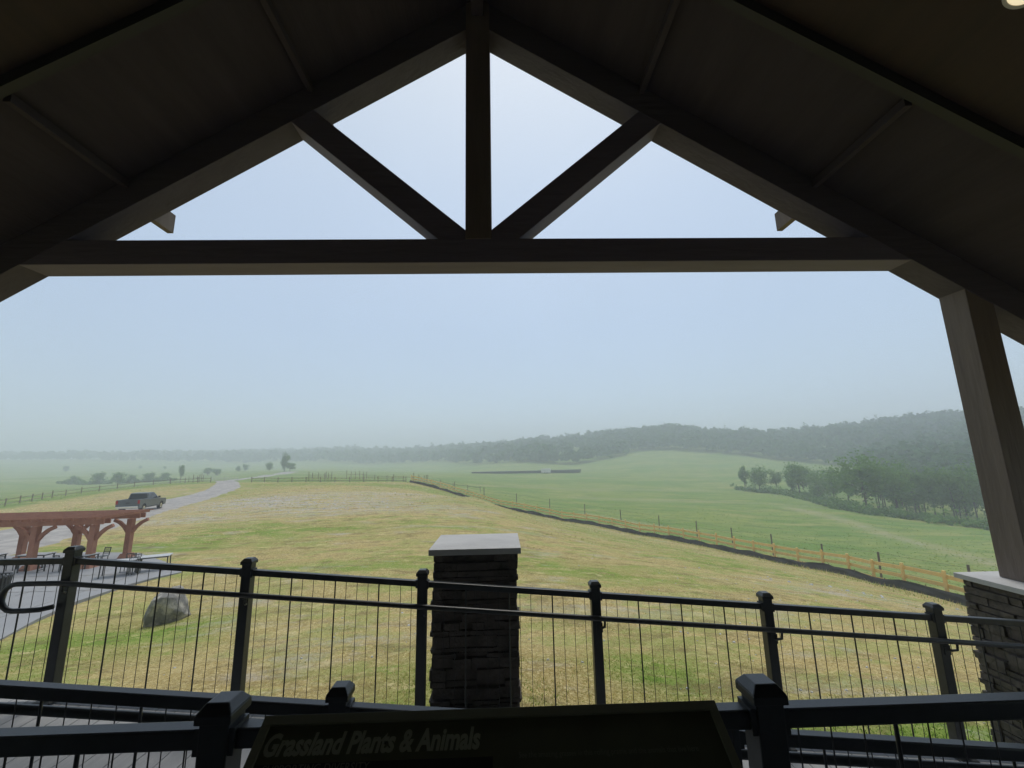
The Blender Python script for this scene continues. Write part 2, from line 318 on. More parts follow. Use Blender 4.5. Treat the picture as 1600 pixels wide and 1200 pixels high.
def ground_material():
    Mt = bpy.data.materials.new('grassland'); Mt.use_nodes = True; nt = Mt.node_tree; L = nt.links.new
    B = nt.nodes['Principled BSDF']; B.inputs['Roughness'].default_value = .95; B.inputs['Specular IOR Level'].default_value = .15
    tc = N(nt, 'ShaderNodeTexCoord')
    def noise(scale, det=5, rough=.6, st=None):
        v = tc.outputs['Object']
        if st: mp = N(nt, 'ShaderNodeMapping'); mp.inputs['Scale'].default_value = st; L(v, mp.inputs[0]); v = mp.outputs[0]
        t = N(nt, 'ShaderNodeTexNoise'); t.inputs['Scale'].default_value = scale; t.inputs['Detail'].default_value = det; t.inputs['Roughness'].default_value = rough
        L(v, t.inputs['Vector']); return t.outputs[0]
    def ramp(v, lo, hi, c0=(0,0,0), c1=(1,1,1)):
        r_ = N(nt, 'ShaderNodeValToRGB'); r_.color_ramp.elements[0].position = lo; r_.color_ramp.elements[1].position = hi
        r_.color_ramp.elements[0].color = (*c0, 1); r_.color_ramp.elements[1].color = (*c1, 1); L(v, r_.inputs[0]); return r_.outputs[0]
    def mixc(f, a, b):
        mx = N(nt, 'ShaderNodeMix', data_type='RGBA'); L(f, mx.inputs[0])
        for k, vv in ((6, a), (7, b)):
            if isinstance(vv, tuple): mx.inputs[k].default_value = (*vv, 1)
            else: L(vv, mx.inputs[k])
        return mx.outputs[2]
    def math_(op, a, b=None):
        n_ = N(nt, 'ShaderNodeMath', operation=op); n_.use_clamp = op in ('ADD', 'MULTIPLY')
        for k, vv in ((0, a), (1, b)):
            if vv is None: continue
            if isinstance(vv, (int, float)): n_.inputs[k].default_value = vv
            else: L(vv, n_.inputs[k])
        return n_.outputs[0]
    at = N(nt, 'ShaderNodeAttribute', attribute_name='zones'); sp = N(nt, 'ShaderNodeSeparateColor'); L(at.outputs['Color'], sp.inputs[0])
    mea, bare, green = sp.outputs[0], sp.outputs[1], sp.outputs[2]; soil = at.outputs['Alpha']
    n_big = noise(.09, 4, .55, (1, 1.4, 1)); n_mid = noise(.55, 6, .68, (.75, 1.3, 1)); n_sm = noise(3.2, 6, .7); n_fine = noise(17, 4, .75); n_row = noise(.5, 4, .6, (.25, 1.8, 1))
    straw = mixc(ramp(n_sm, .36, .64), mixc(ramp(n_mid, .44, .56), (.35, .255, .085), (.45, .37, .14)), (.25, .19, .072))
    straw = mixc(ramp(n_fine, .45, .72), straw, (.72, .60, .32))
    gr = mixc(ramp(n_sm, .35, .65), (.125, .205, .030), (.215, .275, .050))
    gr = mixc(ramp(n_fine, .5, .75), gr, (.33, .37, .10))
    f1 = math_('ADD', ramp(n_mid, .50, .57), math_('MULTIPLY', ramp(n_row, .53, .60), .5))
    f1 = math_('MULTIPLY', f1, ramp(n_big, .30, .58, (.35,)*3, (1,)*3))
    f1 = math_('MULTIPLY', f1, ramp(n_sm, .25, .55, (.55,)*3, (1,)*3))
    gm = math_('MULTIPLY', math_('MULTIPLY', green, 1.0), ramp(n_mid, .30, .52, (.35,)*3, (1,)*3))
    f1 = math_('ADD', math_('MULTIPLY', f1, .68), gm)
    meadow = mixc(f1, straw, gr)
    dirt = mixc(ramp(n_sm, .4, .62), (.36, .32, .29), (.46, .43, .41))
    bf = math_('MULTIPLY', ramp(math_('ADD', math_('MULTIPLY', n_sm, .5), math_('MULTIPLY', n_row, .5)), .45, .56), bare)
    rnd_dirt = math_('MULTIPLY', ramp(noise(.32, 5, .7, (.6, 1.5, 1)), .57, .66), .5)
    meadow = mixc(math_('ADD', bf, rnd_dirt), meadow, dirt)
    # pasture beyond the fences
    pa = mixc(ramp(noise(.05, 5, .6, (.6, 1.3, 1)), .42, .58), (.135, .225, .045), (.235, .275, .075))
    pa = mixc(ramp(n_mid, .42, .66), pa, (.155, .225, .06)); pa = mixc(ramp(noise(.16, 4, .6, (.35, 1.6, 1)), .52, .70), pa, (.31, .30, .11))
    # worn tracks and mown swathes that sweep round the slope
    wv = N(nt, 'ShaderNodeTexWave', wave_type='BANDS', bands_direction='Y'); wv.inputs['Scale'].default_value = .11; wv.inputs['Distortion'].default_value = 22; wv.inputs['Detail'].default_value = 3; wv.inputs['Detail Scale'].default_value = .35
    L(tc.outputs['Object'], wv.inputs['Vector'])
    sw = math_('MULTIPLY', ramp(wv.outputs['Fac'], .80, .98), .12)
    meadow = mixc(sw, meadow, (.50, .42, .20))
    dk = math_('MULTIPLY', ramp(noise(.8, 7, .8, (.8, 1.5, 1)), .52, .60), .65)
    meadow = mixc(dk, meadow, (.17, .13, .055))
    lt_ = math_('MULTIPLY', ramp(noise(1.3, 7, .8, (.8, 1.4, 1)), .56, .64), .55)
    meadow = mixc(lt_, meadow, (.64, .53, .28))
    pdk = math_('MULTIPLY', ramp(noise(.22, 7, .78, (.45, 1.6, 1)), .52, .62), .6)
    pa = mixc(pdk, pa, (.085, .15, .038))
    base = mixc(mea, pa, meadow)
    soilc = mixc(ramp(n_mid, .42, .60), (.30, .27, .13), (.40, .35, .26))
    base = mixc(math_('MULTIPLY', soil, .62), base, soilc)
    L(base, B.inputs['Base Color'])
    bm = N(nt, 'ShaderNodeBump'); bm.inputs['Strength'].default_value = .8; bm.inputs['Distance'].default_value = .05
    hh = math_('ADD', math_('MULTIPLY', n_fine, .35), math_('MULTIPLY', n_sm, .6)); L(hh, bm.inputs['Height']); L(bm.outputs[0], B.inputs['Normal'])
    return Mt
ground = make_terrain(); ground.data.materials.append(ground_material())

# ------------------------------------------------------------------ draped strips: road, patio
def drape_strip(name, center, widths, step, dz, material, seed=1):
    pts = polyline(center, step); n = len(pts); g = random.Random(seed); V = []; Fc = []; K = 9
    for i, p in enumerate(pts):
        t = (pts[min(i+1,n-1)]-pts[max(i-1,0)]).normalized(); nn = Vector((t.y, -t.x)); u = i/(n-1)
        k = u*(len(widths)-1); w = widths[int(k)]*(1-k+int(k))+widths[min(int(k)+1, len(widths)-1)]*(k-int(k))
        for j in range(K):
            e_ = (g.uniform(-.25, .25) if j in (0, K-1) else 0)
            q_ = p+nn*((j/(K-1)-.5)*w+e_); V.append((q_.x, q_.y))
    V = np.array(V); Z = height(V[:,0], V[:,1])
    Z = Z.reshape(n, K)
    Zc = Z.copy(); Zc[:,1:-1] += dz; Zc[:,0] -= .02; Zc[:,-1] -= .02
    V3 = [(V[i,0], V[i,1], Zc.reshape(-1)[i]) for i in range(len(V))]
    for i in range(n-1):
        for j in range(K-1): Fc.append((i*K+j, i*K+j+1, (i+1)*K+j+1, (i+1)*K+j))
    b = MB(); b.add(V3, Fc); o = b.build(name, material, smooth=True); return o
road = drape_strip('gravel_road', [(-26,8),(-31,24),(-35,35),(-39.4,46),(-44.0,60),(-49.5,76),(-60,94),(-77,120),(-92,150),(-107,195),(-126,256)], [10,9.5,6.2,4.2,4,5,6,7,8,8], 1.6, .07, M['gravel'])
tag(road, kind='structure')

PZ = -2.62
patio_pts = [(-13.4,18.66),(-13.9,17.86),(-14.1,16.95),(-14.12,15.98),(-14.15,15.1),(-13.7,13.5),(-13.1,12.1),(-13.0,9),(-15,6.5),(-22,6.5),(-27,9),(-28,16),(-27.5,22.5),(-22.6,23.6),(-18.7,22.9),(-14.5,19.85)]
b = MB(); n = len(patio_pts)
b.add([(x, y, PZ) for x, y in patio_pts]+[(x, y, PZ-.6) for x, y in patio_pts], [tuple(range(n))]+[(i, i+n, (i+1) % n+n, (i+1) % n) for i in range(n)])
# make sure faces point up
patio = b.build('patio', M['conc']); tag(patio, kind='structure')
jb = MB()
for k in range(7):
    jb.box(-27+k*2.0-.015, -27+k*2.0+.015, 9.5, 19.5, PZ+.002, PZ+.005)
for k in range(5):
    jb.box(-26.8, -14.6, 9.7+k*2.2, 9.73+k*2.2, PZ+.0055, PZ+.0085)
tag(jb.build('patio_joints', M['rock']), kind='structure')

# ------------------------------------------------------------------ grass tufts
def grass_mat():
    Mt = bpy.data.materials.new('grass blades'); Mt.use_nodes = True; nt = Mt.node_tree; B = nt.nodes['Principled BSDF']; L = nt.links.new
    a = N(nt, 'ShaderNodeAttribute', attribute_name='tint'); r_ = N(nt, 'ShaderNodeValToRGB'); L(a.outputs['Fac'], r_.inputs[0])
    el = r_.color_ramp.elements; el[0].position = 0; el[0].color = (.78, .66, .38, 1); el[1].position = 1; el[1].color = (.17, .30, .045, 1)
    x = el.new(.45); x.color = (.58, .46, .21, 1); x = el.new(.62); x.color = (.28, .31, .07, 1)
    L(r_.outputs[0], B.inputs['Base Color']); B.inputs['Roughness'].default_value = .9; B.inputs['Specular IOR Level'].default_value = .1
    tr_ = N(nt, 'ShaderNodeBsdfTranslucent'); L(r_.outputs[0], tr_.inputs[0]); ms = N(nt, 'ShaderNodeMixShader'); ms.inputs[0].default_value = .5
    L(B.outputs[0], ms.inputs[1]); L(tr_.outputs[0], ms.inputs[2]); L(ms.outputs[0], nt.nodes['Material Output'].inputs['Surface'])
    return Mt
GM = grass_mat()
def tufts(name, xs, ys, tint, hmin, hmax, wid, seed, lean=.6):
    g = np.random.RandomState(seed); n = len(xs); z = height(xs, ys)
    h = g.uniform(hmin, hmax, n); a = g.uniform(0, 2*math.pi, n); ln = g.uniform(0, lean, n)*h*2; la = g.uniform(0, 2*math.pi, n)
    w = wid*g.uniform(.6, 1.4, n)
    p0 = np.stack([xs-np.cos(a)*w, ys-np.sin(a)*w, z-.01], -1); p1 = np.stack([xs+np.cos(a)*w, ys+np.sin(a)*w, z-.01], -1)
    p2 = np.stack([xs+np.cos(la)*ln, ys+np.sin(la)*ln, z+h], -1)
    V = np.stack([p0, p1, p2], 1).reshape(-1, 3); me = quadmesh(name, V, GM, attr=np.repeat(tint, 3), n=3)
    return obj(name, me)
g = np.random.RandomState(11)
nG = 170000
rr = 4.3*np.exp(g.rand(nG)*math.log(26/4.3)); tt = g.uniform(-1.0, 1.0, nG); xs = rr*np.sin(tt); ys = rr*np.cos(tt)
ok = (ys > 3.95) & ~((xs < -12.6) & (ys < 25)); xs, ys = xs[ok], ys[ok]
gp = vnoise(xs*.55+3, ys*.8)+.6*vnoise(xs*1.9, ys*1.9)
def gblob(cx, cy_, rx, ry): return np.exp(-(((xs-cx)/rx)**2+((ys-cy_)/ry)**2))
gg = gp+1.1*gblob(-9.5,11,3.2,2.2)+1.0*gblob(-1.2,6.3,1,1.8)+.9*gblob(2.3,7.3,.9,1.2)+1.2*gblob(4.6,4.8,2,1.2)+.5*gblob(3.2,5.6,1.2,.7)-.8*gblob(-2.6,5.7,1.3,1.0)-.7*gblob(1.0,8.6,1.6,1.2)-.5*gblob(-6,8,2.2,1.5)
tint = np.clip(.30+gg*.75+g.uniform(-.28, .28, len(xs)), 0, 1)
def vn(x, y): return vnoise(x*.55+3, y*.8)+.6*vnoise(x*1.9, y*1.9)
g2 = np.random.RandomState(19); nF = 120000; r2 = 14*np.exp(g2.rand(nF)*math.log(260/14)); t2 = g2.uniform(-.95, 1.15, nF); x2 = r2*np.sin(t2); y2 = r2*np.cos(t2)
d2, s2 = dist_poly(x2, y2, [(p[0], p[1]) for p in FENCE]+[(-50, 93), (-62, 95), (-72, 80), (-70, 55), (-60, 30)])
ins = (s2*d2 > 0) & (r2 < 125)
rd_, _ = dist_poly(x2, y2, [(-26,8),(-31,24),(-35,35),(-39.4,46),(-44.5,60),(-50,76),(-60,94),(-77,120),(-92,150),(-107,195),(-126,256)])
k2 = (y2 > 8) & (rd_ > 6.2) & ~((x2 < -12.6) & (y2 < 25)) & (g2.rand(nF) < np.where(ins, .9, .75)) & (d2 > 1.3)
xa_, ya_, ia_ = x2[k2], y2[k2], ins[k2]
ta_ = np.where(ia_, np.clip(.22+vn(xa_*.35, ya_*.35)*.8+g2.uniform(-.25, .25, len(xa_)), 0, 1), np.clip(.80+vn(xa_*.1, ya_*.1)*.35+g2.uniform(-.22, .2, len(xa_)), 0, 1))
ra_ = np.hypot(xa_, ya_)
def tufts_far(name, xs, ys, tint, seed):
    g = np.random.RandomState(seed); n = len(xs); z = height(xs, ys); rr_ = np.hypot(xs, ys); h = np.clip(rr_*.0012, .02, .085)*g.uniform(.4, 1.3, n)*np.where(tint > .6, 1.0, .8); w = h*g.uniform(.7, 1.8, n); a = g.uniform(0, 2*math.pi, n)
    p0 = np.stack([xs-np.cos(a)*w, ys-np.sin(a)*w, z-.02], -1); p1 = np.stack([xs+np.cos(a)*w, ys+np.sin(a)*w, z-.02], -1)
    la = g.uniform(0, 2*math.pi, n); p2 = np.stack([xs+np.cos(la)*h*1.6, ys+np.sin(la)*h*1.6, z+h], -1)
    return obj(name, quadmesh(name, np.stack([p0, p1, p2], 1).reshape(-1, 3), GM, attr=np.repeat(tint, 3), n=3))
o = tufts_far('field_grass', xa_, ya_, ta_, 6); tag(o, 'coarse grass clumps over the meadow and the green pasture', 'grass', kind='stuff')
o = tufts('meadow_grass', xs, ys, tint, .006, .034, .008, 5, 1.6); tag(o, kind='stuff', label='straw and green grass on the slope below the railing', cat='grass')

# ------------------------------------------------------------------ the pavilion (timber frame, roof)
XK, DT, BW = -.214, 4.0, .281
ZA, SL = 6.754, .65
DB = DT+BW
pav = empty('pavilion', (0, 4, 0), 'dark timber framed gable pavilion roof with king post truss over the deck', 'pavilion')
def P_(b, name, m_, bevel=.006, par=None):
    o = b.build(name, m_, None, bevel=bevel)
    o.parent = par or pav; o.matrix_parent_inverse = Matrix.Translation((0, -4, 0)); return o
nrm = math.hypot(1, SL); CH = .30        # chord depth measured square to the slope
def rz(x): return ZA-SL*abs(x-XK)
XC = 4.942; XL = 2*XK-XC-BW
for sgn in (-1, 1):
    b = MB(); x0, x1 = XK, XK+sgn*7.2; dz = CH*nrm
    P = [(x0, DT, rz(x0)), (x1, DT, rz(x1)), (x1, DT, rz(x1)+dz), (x0, DT, rz(x0)+dz)]; P += [(x, DB, z) for x, _, z in P]
    fs = [(0,1,2,3),(7,6,5,4),(0,4,5,1),(1,5,6,2),(2,6,7,3),(3,7,4,0)]
    b.add(P, fs if sgn > 0 else [f[::-1] for f in fs]); P_(b, 'top_chord', M['chord'])
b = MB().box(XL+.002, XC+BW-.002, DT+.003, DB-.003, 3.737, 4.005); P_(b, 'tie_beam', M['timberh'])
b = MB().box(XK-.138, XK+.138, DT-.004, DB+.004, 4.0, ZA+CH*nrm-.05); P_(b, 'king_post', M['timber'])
for sgn in (-1, 1):      # diagonal struts
    # centre line from foot beside the king post to the chord
    fx, fz, tx, tz = sgn*.10, 3.90, sgn*2.22, 5.74
    a_ = Vector((XK+fx, DT+BW/2, fz)); c_ = Vector((XK+tx, DT+BW/2, tz))
    b = MB().bar(a_, c_, .262, .27, (0, 0, 1)); P_(b, 'strut', M['timberh'])
for x in (XC, XL):
    zb = .47 if x > 0 else 1.05
    b = MB().box(x, x+BW, DT+.007, DB-.007, zb, 3.735); P_(b, 'column', M['timber'])
    pass
# ceiling and roof planes
dz = CH*nrm
def slope_sheet(y0, y1, lift, thick, name, m_, xmax=7.4, xmin=0):
    for sgn in (-1, 1):
        b = MB(); xa, xb = XK+sgn*xmin, XK+sgn*xmax
        P = [(xa, y0, rz(xa)+dz+lift), (xb, y0, rz(xb)+dz+lift), (xb, y1, rz(xb)+dz+lift), (xa, y1, rz(xa)+dz+lift)]
        P += [(x, y, z+thick) for x, y, z in P]
        fs = [(0,3,2,1),(4,5,6,7),(0,1,5,4),(1,2,6,5),(2,3,7,6),(3,0,4,7)]
        b.add(P, fs if sgn > 0 else [f[::-1] for f in fs]); P_(b, name, m_, 0)
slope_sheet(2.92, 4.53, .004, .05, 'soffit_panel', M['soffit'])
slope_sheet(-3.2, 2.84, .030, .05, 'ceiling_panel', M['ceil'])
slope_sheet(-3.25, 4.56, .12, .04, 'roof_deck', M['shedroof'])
for sgn in (-1, 1):      # dark trim rafter where the two ceilings meet
    xa, xb = XK, XK+sgn*7.3
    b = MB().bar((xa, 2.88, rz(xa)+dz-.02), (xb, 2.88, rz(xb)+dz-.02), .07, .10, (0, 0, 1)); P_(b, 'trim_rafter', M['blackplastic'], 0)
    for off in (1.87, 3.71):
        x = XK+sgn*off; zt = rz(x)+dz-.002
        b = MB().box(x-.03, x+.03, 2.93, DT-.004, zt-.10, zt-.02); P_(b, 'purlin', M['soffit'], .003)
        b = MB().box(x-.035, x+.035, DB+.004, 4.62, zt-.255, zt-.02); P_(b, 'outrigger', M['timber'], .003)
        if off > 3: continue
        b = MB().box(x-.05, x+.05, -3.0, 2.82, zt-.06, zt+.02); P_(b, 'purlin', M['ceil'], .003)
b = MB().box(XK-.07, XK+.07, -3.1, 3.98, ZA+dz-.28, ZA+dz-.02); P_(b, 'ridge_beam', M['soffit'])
# unseen building wall behind the viewer, added to keep the interior dark
b = MB(); zz = lambda x: rz(x)+dz
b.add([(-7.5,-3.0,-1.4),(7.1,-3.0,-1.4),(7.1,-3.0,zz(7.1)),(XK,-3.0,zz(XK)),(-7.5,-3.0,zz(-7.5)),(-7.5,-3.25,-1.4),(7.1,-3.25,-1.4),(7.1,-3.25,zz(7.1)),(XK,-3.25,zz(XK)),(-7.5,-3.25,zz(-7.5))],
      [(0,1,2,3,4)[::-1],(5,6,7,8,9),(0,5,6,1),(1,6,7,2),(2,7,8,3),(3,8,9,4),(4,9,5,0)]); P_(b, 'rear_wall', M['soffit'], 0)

# recessed light on the right ceiling slope
lx, ly = 3.52, 2.13; lz = rz(lx)+dz+.026
EM = bpy.data.materials.new('warm lit lens'); EM.use_nodes = True
bb = EM.node_tree.nodes['Principled BSDF']; bb.inputs['Base Color'].default_value = (.9,.85,.7,1); bb.inputs['Emission Color'].default_value = (1,.84,.55,1); bb.inputs['Emission Strength'].default_value = .75
lt = empty('ceiling_light', (lx, ly, lz), 'small round lit ceiling light on the brown boards at upper right', 'ceiling light'); lt.rotation_euler = (0, math.atan(SL), 0)
def disc(r0, r1, z, n=32, zt=None):
    b = MB(); P = []
    for k in range(n):
        a = 2*math.pi*k/n; P.append((r1*math.cos(a), r1*math.sin(a), z))
    if r0 == 0: b.add(P+[(x, y, z+.012) for x, y, _ in P], [tuple(range(n))[::-1], tuple(range(n, 2*n))]+[(k, (k+1) % n, (k+1) % n+n, k+n) for k in range(n)])
    else:
        Q = [(x*r0/r1, y*r0/r1, z) for x, y, _ in P]
        T = [(x, y, z+.02) for x, y, _ in P]; S = [(x, y, z+.02) for x, y, _ in Q]
        b.add(P+Q+T+S, [(k, k+n, (k+1) % n+n, (k+1) % n) for k in range(n)]+[(k, (k+1) % n, (k+1) % n+2*n, k+2*n) for k in range(n)]+[(k+n, k+3*n, (k+1) % n+3*n, (k+1) % n+n) for k in range(n)])
    return b
disc(0, .080, -.018).build('lens', EM, lt); disc(.082, .102, -.022).build('trim_ring', M['white'], lt)

# ------------------------------------------------------------------ decks
def fl(x):   # ramp surface height
    return -.0871*(x+3.398) if x > -3.398 else 0.0
b = MB(); x = -7.2
while x < 8.0:
    a, c = x+.003, x+.137; za, zc_ = fl(a), fl(c)
    b.add([(a,1.36,za-.025),(c,1.36,zc_-.025),(c,3.72,zc_-.025),(a,3.72,za-.025),(a,1.36,za),(c,1.36,zc_),(c,3.72,zc_),(a,3.72,za)],
          [(0,3,2,1),(4,5,6,7),(0,1,5,4),(1,2,6,5),(2,3,7,6),(3,0,4,7)])
    x += .14
for y0, y1, z0, z1 in ((3.725,3.75,-.25,-.03),(1.37,1.40,-.25,-.03),(2.5,2.54,-.25,-.03)):
    for (xa, xb) in ((-7.2,-3.398),(-3.398,8.0)):
        P = [(xa,y0,fl(xa)+z0),(xb,y0,fl(xb)+z0),(xb,y1,fl(xb)+z0),(xa,y1,fl(xa)+z0),(xa,y0,fl(xa)+z1),(xb,y0,fl(xb)+z1),(xb,y1,fl(xb)+z1),(xa,y1,fl(xa)+z1)]
        b.add(P, [(0,3,2,1),(4,5,6,7),(0,1,5,4),(1,2,6,5),(2,3,7,6),(3,0,4,7)])
tag(b.build('ramp_deck', M['deck']), kind='structure')
b = MB(); x = -7.2
while x < 7.6:
    b.box(x+.003, x+.137, -3, 1.33, -.025, 0); x += .14
b.box(-7.2, 7.6, 1.332, 1.357, -.25, -.002); tag(b.build('upper_deck', M['deck']), kind='structure')
b = MB(); b.box(-7.1, 7.5, 3.62, 3.70, -2.6, -1.15); b.box(-7.1, 7.5, -2.9, 3.6, -2.6, -1.6)
tag(b.build('foundation', M['conc']), kind='structure')

# ------------------------------------------------------------------ stone piers
def stone_pier(name, x0, x1, y0, y1, zt, zb, label, seed):
    g = random.Random(seed); cx, cy_ = (x0+x1)/2, (y0+y1)/2
    t = empty('stone_pier', (cx, cy_, zb), label, 'stone pier')
    ex, ey = (x1-x0)/2, (y1-y0)/2; H = zt-zb; b = MB(); z = 0
    b.box(-ex+.05, ex-.05, -ey+.05, ey-.05, 0, H-.05)
    while z < H-.05:
        h = min(g.uniform(.035, .10), H-.05-z)
        if h < .01: break
        for side in range(4):
            Ln = 2*(ex if side % 2 == 0 else ey); u = -Ln/2
            while u < Ln/2-.001:
                l = min(g.uniform(.09, .30), Ln/2-u); 
                if Ln/2-(u+l) < .05: l = Ln/2-u
                o_ = g.uniform(-.016, .024); th_ = .07
                c0, c1 = u, u+l-.004
                if c0 <= -Ln/2+.001: c0 -= g.uniform(0, .022)
                if u+l >= Ln/2-.001: c1 += g.uniform(0, .022)
                j = [g.uniform(-.008, .008) for _ in range(8)]
                def M3(a, d, zz_):
                    if side == 0: return (a, -ey-d, zz_)
                    if side == 1: return (ex+d, a, zz_)
                    if side == 2: return (-a, ey+d, zz_)
                    return (-ex-d, -a, zz_)
                P = [M3(c0,-th_,z+.002),M3(c1,-th_,z+.002),M3(c1,-th_,z+h-.002),M3(c0,-th_,z+h-.002),
                     M3(c0,o_+j[0],z+.004),M3(c1,o_+j[1],z+.004),M3(c1,o_+j[2],z+h-.006),M3(c0,o_+j[3],z+h-.006)]
                b.add(P, [(0,3,2,1)[::-1],(4,5,6,7)[::1],(0,1,5,4),(1,2,6,5),(2,3,7,6),(3,0,4,7)])
                u += l
        z += h
    b.build('stone_shaft', M['stone'], t, bevel=0)
    c = MB(); w = ex+.045; d = ey+.045; c.box(-w, w, -d, d, H-.05, H); c.frustum(0, 0, H, H+.012, 2*w-.004, .1, 2*d-.004, .1)
    c.build('cap_stone', M['cap'], t, bevel=.004)
    return t
stone_pier('stone_pier', -.598, .110, 3.82, 4.47, .953, -1.5, 'square stacked stone pier with pale cap, middle of the far railing', 3)
stone_pier('stone_pier', 4.762, 5.47, 3.78, 4.46, .46, -2.2, 'stacked stone pier under the tall timber column at right', 4)
stone_pier('stone_pier', XL-.25, XL+.5, 3.80, 4.48, 1.045, -1.6, 'stone pier under the timber column left of the view', 5)

# ------------------------------------------------------------------ railings
def post(par, x, y, zb, zt, w=.07, name='post'):
    b = MB(); b.box(-w/2, w/2, -w/2, w/2, 0, zt-zb-.035)
    b.box(-w*.95, w*.95, -w*.95, w*.95, .001, .016)
    p = b.build(name, M['black'], par, bevel=.004, loc=(x, y, zb))
    c = MB(); h = zt-zb; cw = w+.018
    c.box(-cw/2, cw/2, -cw/2, cw/2, h-.045, h-.022); c.frustum(0, 0, h-.022, h, cw, cw*.62)
    c.build('post_cap', M['black'], p, bevel=.003)
    return p
def seg(x0, x1, zf, y, w, h):      # sloped rail box between x0..x1, top at zf(x)
    b = MB(); P = []
    for x in (x0, x1):
        z = zf(x); P += [(x, y-w/2, z-h), (x, y+w/2, z-h), (x, y+w/2, z), (x, y-w/2, z)]
    return b.add(P, [(0,1,2,3),(7,6,5,4),(0,4,5,1),(1,5,6,2),(2,6,7,3),(3,7,4,0)])
def railing(name, label, y, posts, ztop, zfloor, xspan, capdz=.085, hand=None, barw=.010, wirew=.0020, pw=.07, rw=.045, rh=.045, bot=.04):
    t = empty(name, (posts[0], y, zfloor(posts[0])), label, 'railing'); T0 = Vector(t.location)
    def put(b, nm, m_, bev=0):
        o = b.build(nm, m_, t, bevel=bev); o.matrix_parent_inverse = Matrix.Translation(-T0); return o
    for x in posts:
        p = post(t, 0, 0, 0, ztop(x)+capdz-zfloor(x), pw); p.location = (x-T0.x, 0, zfloor(x)-T0.z)
    edges = sorted([xspan[0]]+list(posts)+[xspan[1]])
    for a, c in zip(edges[:-1], edges[1:]):
        if c-a < .1: continue
        xa = a+(pw/2-.002 if a in posts else 0); xc = c-(pw/2-.002 if c in posts else 0)
        put(seg(xa, xc, ztop, y, rw, rh), 'top_rail', M['black'], .006)
        put(seg(xa, xc, lambda x: zfloor(x)+bot+.03, y, rw*.8, .03), 'bottom_rail', M['black'], .004)
        k = seg(xa-.001, xa+.016, lambda x: ztop(x)+.008, y, rw+.016, rh+.016); put(k, 'rail_bracket', M['black'])
        k = seg(xc-.016, xc+.001, lambda x: ztop(x)+.008, y, rw+.016, rh+.016); put(k, 'rail_bracket', M['black'])
        for i in range(1, 16):
            full = 1.376 if c-a < 1.3 and (a not in posts or c not in posts) else c-a
            x = a+full*i/16 if a in posts else c-full*i/16
            if x > xc-.02 or x < xa+.02: continue
            z1 = ztop(x)-rh+.004; z0 = zfloor(x)+bot+.026
            if i % 4 == 0: put(MB().tube([(x, y, z0), (x, y, z1)], barw/2, 8), 'bar', M['black'])
            else: put(MB().tube([(x, y, z0), (x, y, z1)], wirew, 6), 'wire', M['wire'])
    if hand:
        yh, dz_, x0, x1, loop = hand; r_ = .0185
        pts = []
        hzf = lambda x: ztop(x)-dz_
        if loop:
            xl = x0; z0 = hzf(-3.4)
            zl = z0-.19; cx = xl-.10
            xp = -3.398
            pts += [(xp-.03, yh+.03, zl+.015), (xp-.10, yh+.005, zl+.004), (xp-.2, yh, zl), (xp-.28, yh, zl)]
            for k in range(9):
                a = -math.pi/2-math.pi*k/8
                pts.append((-3.695+.095*math.cos(a), yh, (z0+zl)/2+.095*math.sin(a)))
            pts += [(xp-.15, yh, z0), (xp, yh, hzf(xp)-.002)]
            xs_ = np.linspace(xp+.1, x1, 14)
        else: xs_ = np.linspace(x0, x1, 14)
        pts += [(x, yh, hzf(x)) for x in xs_]
        h = put(MB().tube(pts, r_, 10), 'handrail', M['black'])
        for p in h.data.polygons: p.use_smooth = True
        for x in posts:
            if x < x0-.01 and not loop or x > x1: continue
            s_ = 1 if yh < y else -1; z = hzf(x+.09)
            k = MB().tube([(x+.02, y-s_*(pw/2-.01), z-.075), (x+.032, (y+yh)/2-s_*.01, z-.072), (x+.045, yh+s_*.002, z-.055), (x+.048, yh, z-.012)], .009, 8)
            k.box(x-.01, x+.04, y-s_*(pw/2) - .004, y-s_*(pw/2)+.004, z-.11, z-.04)
            put(k, 'bracket', M['black'])
    return t
far_posts = [-4.774-1.376, -4.774, -3.398+0, -2.0216, -.6452, .7312, 2.1076, 3.484, 4.8604, 6.2368]
ztf = lambda x: (1.010 - .0871*(x+3.398)) if x > -3.398 else 1.010
railing('ramp_railing', 'long black railing with pipe handrail in front of the stone piers, farthest of three', 3.54, far_posts, ztf, fl, (-7.1, 7.2), .085, (3.45, .165, -3.60, 7.1, True), barw=.011, wirew=.0022, pw=.072)
ztA = lambda x: .905-.0871*(x+1.923)
railing('ramp_railing', 'black metal railing sloping down to the right between the nearest railing and the far one', 1.80, [-3.6, -2.13, -.635, .86, 2.35, 3.85], ztA, fl, (-4.6, 5.2), .068, (1.90, .145, -4.5, 5.2, False), pw=.066)
flat = lambda x: 1.020
railing('deck_railing', 'level black metal railing nearest the viewer, behind the dark sign panel', 1.27, [-3.70, -2.227, -.757, .713, 2.183, 3.653], flat, lambda x: 0.0, (-4.6, 4.6), .066, None, pw=.076, rw=.048, rh=.048, barw=.011)

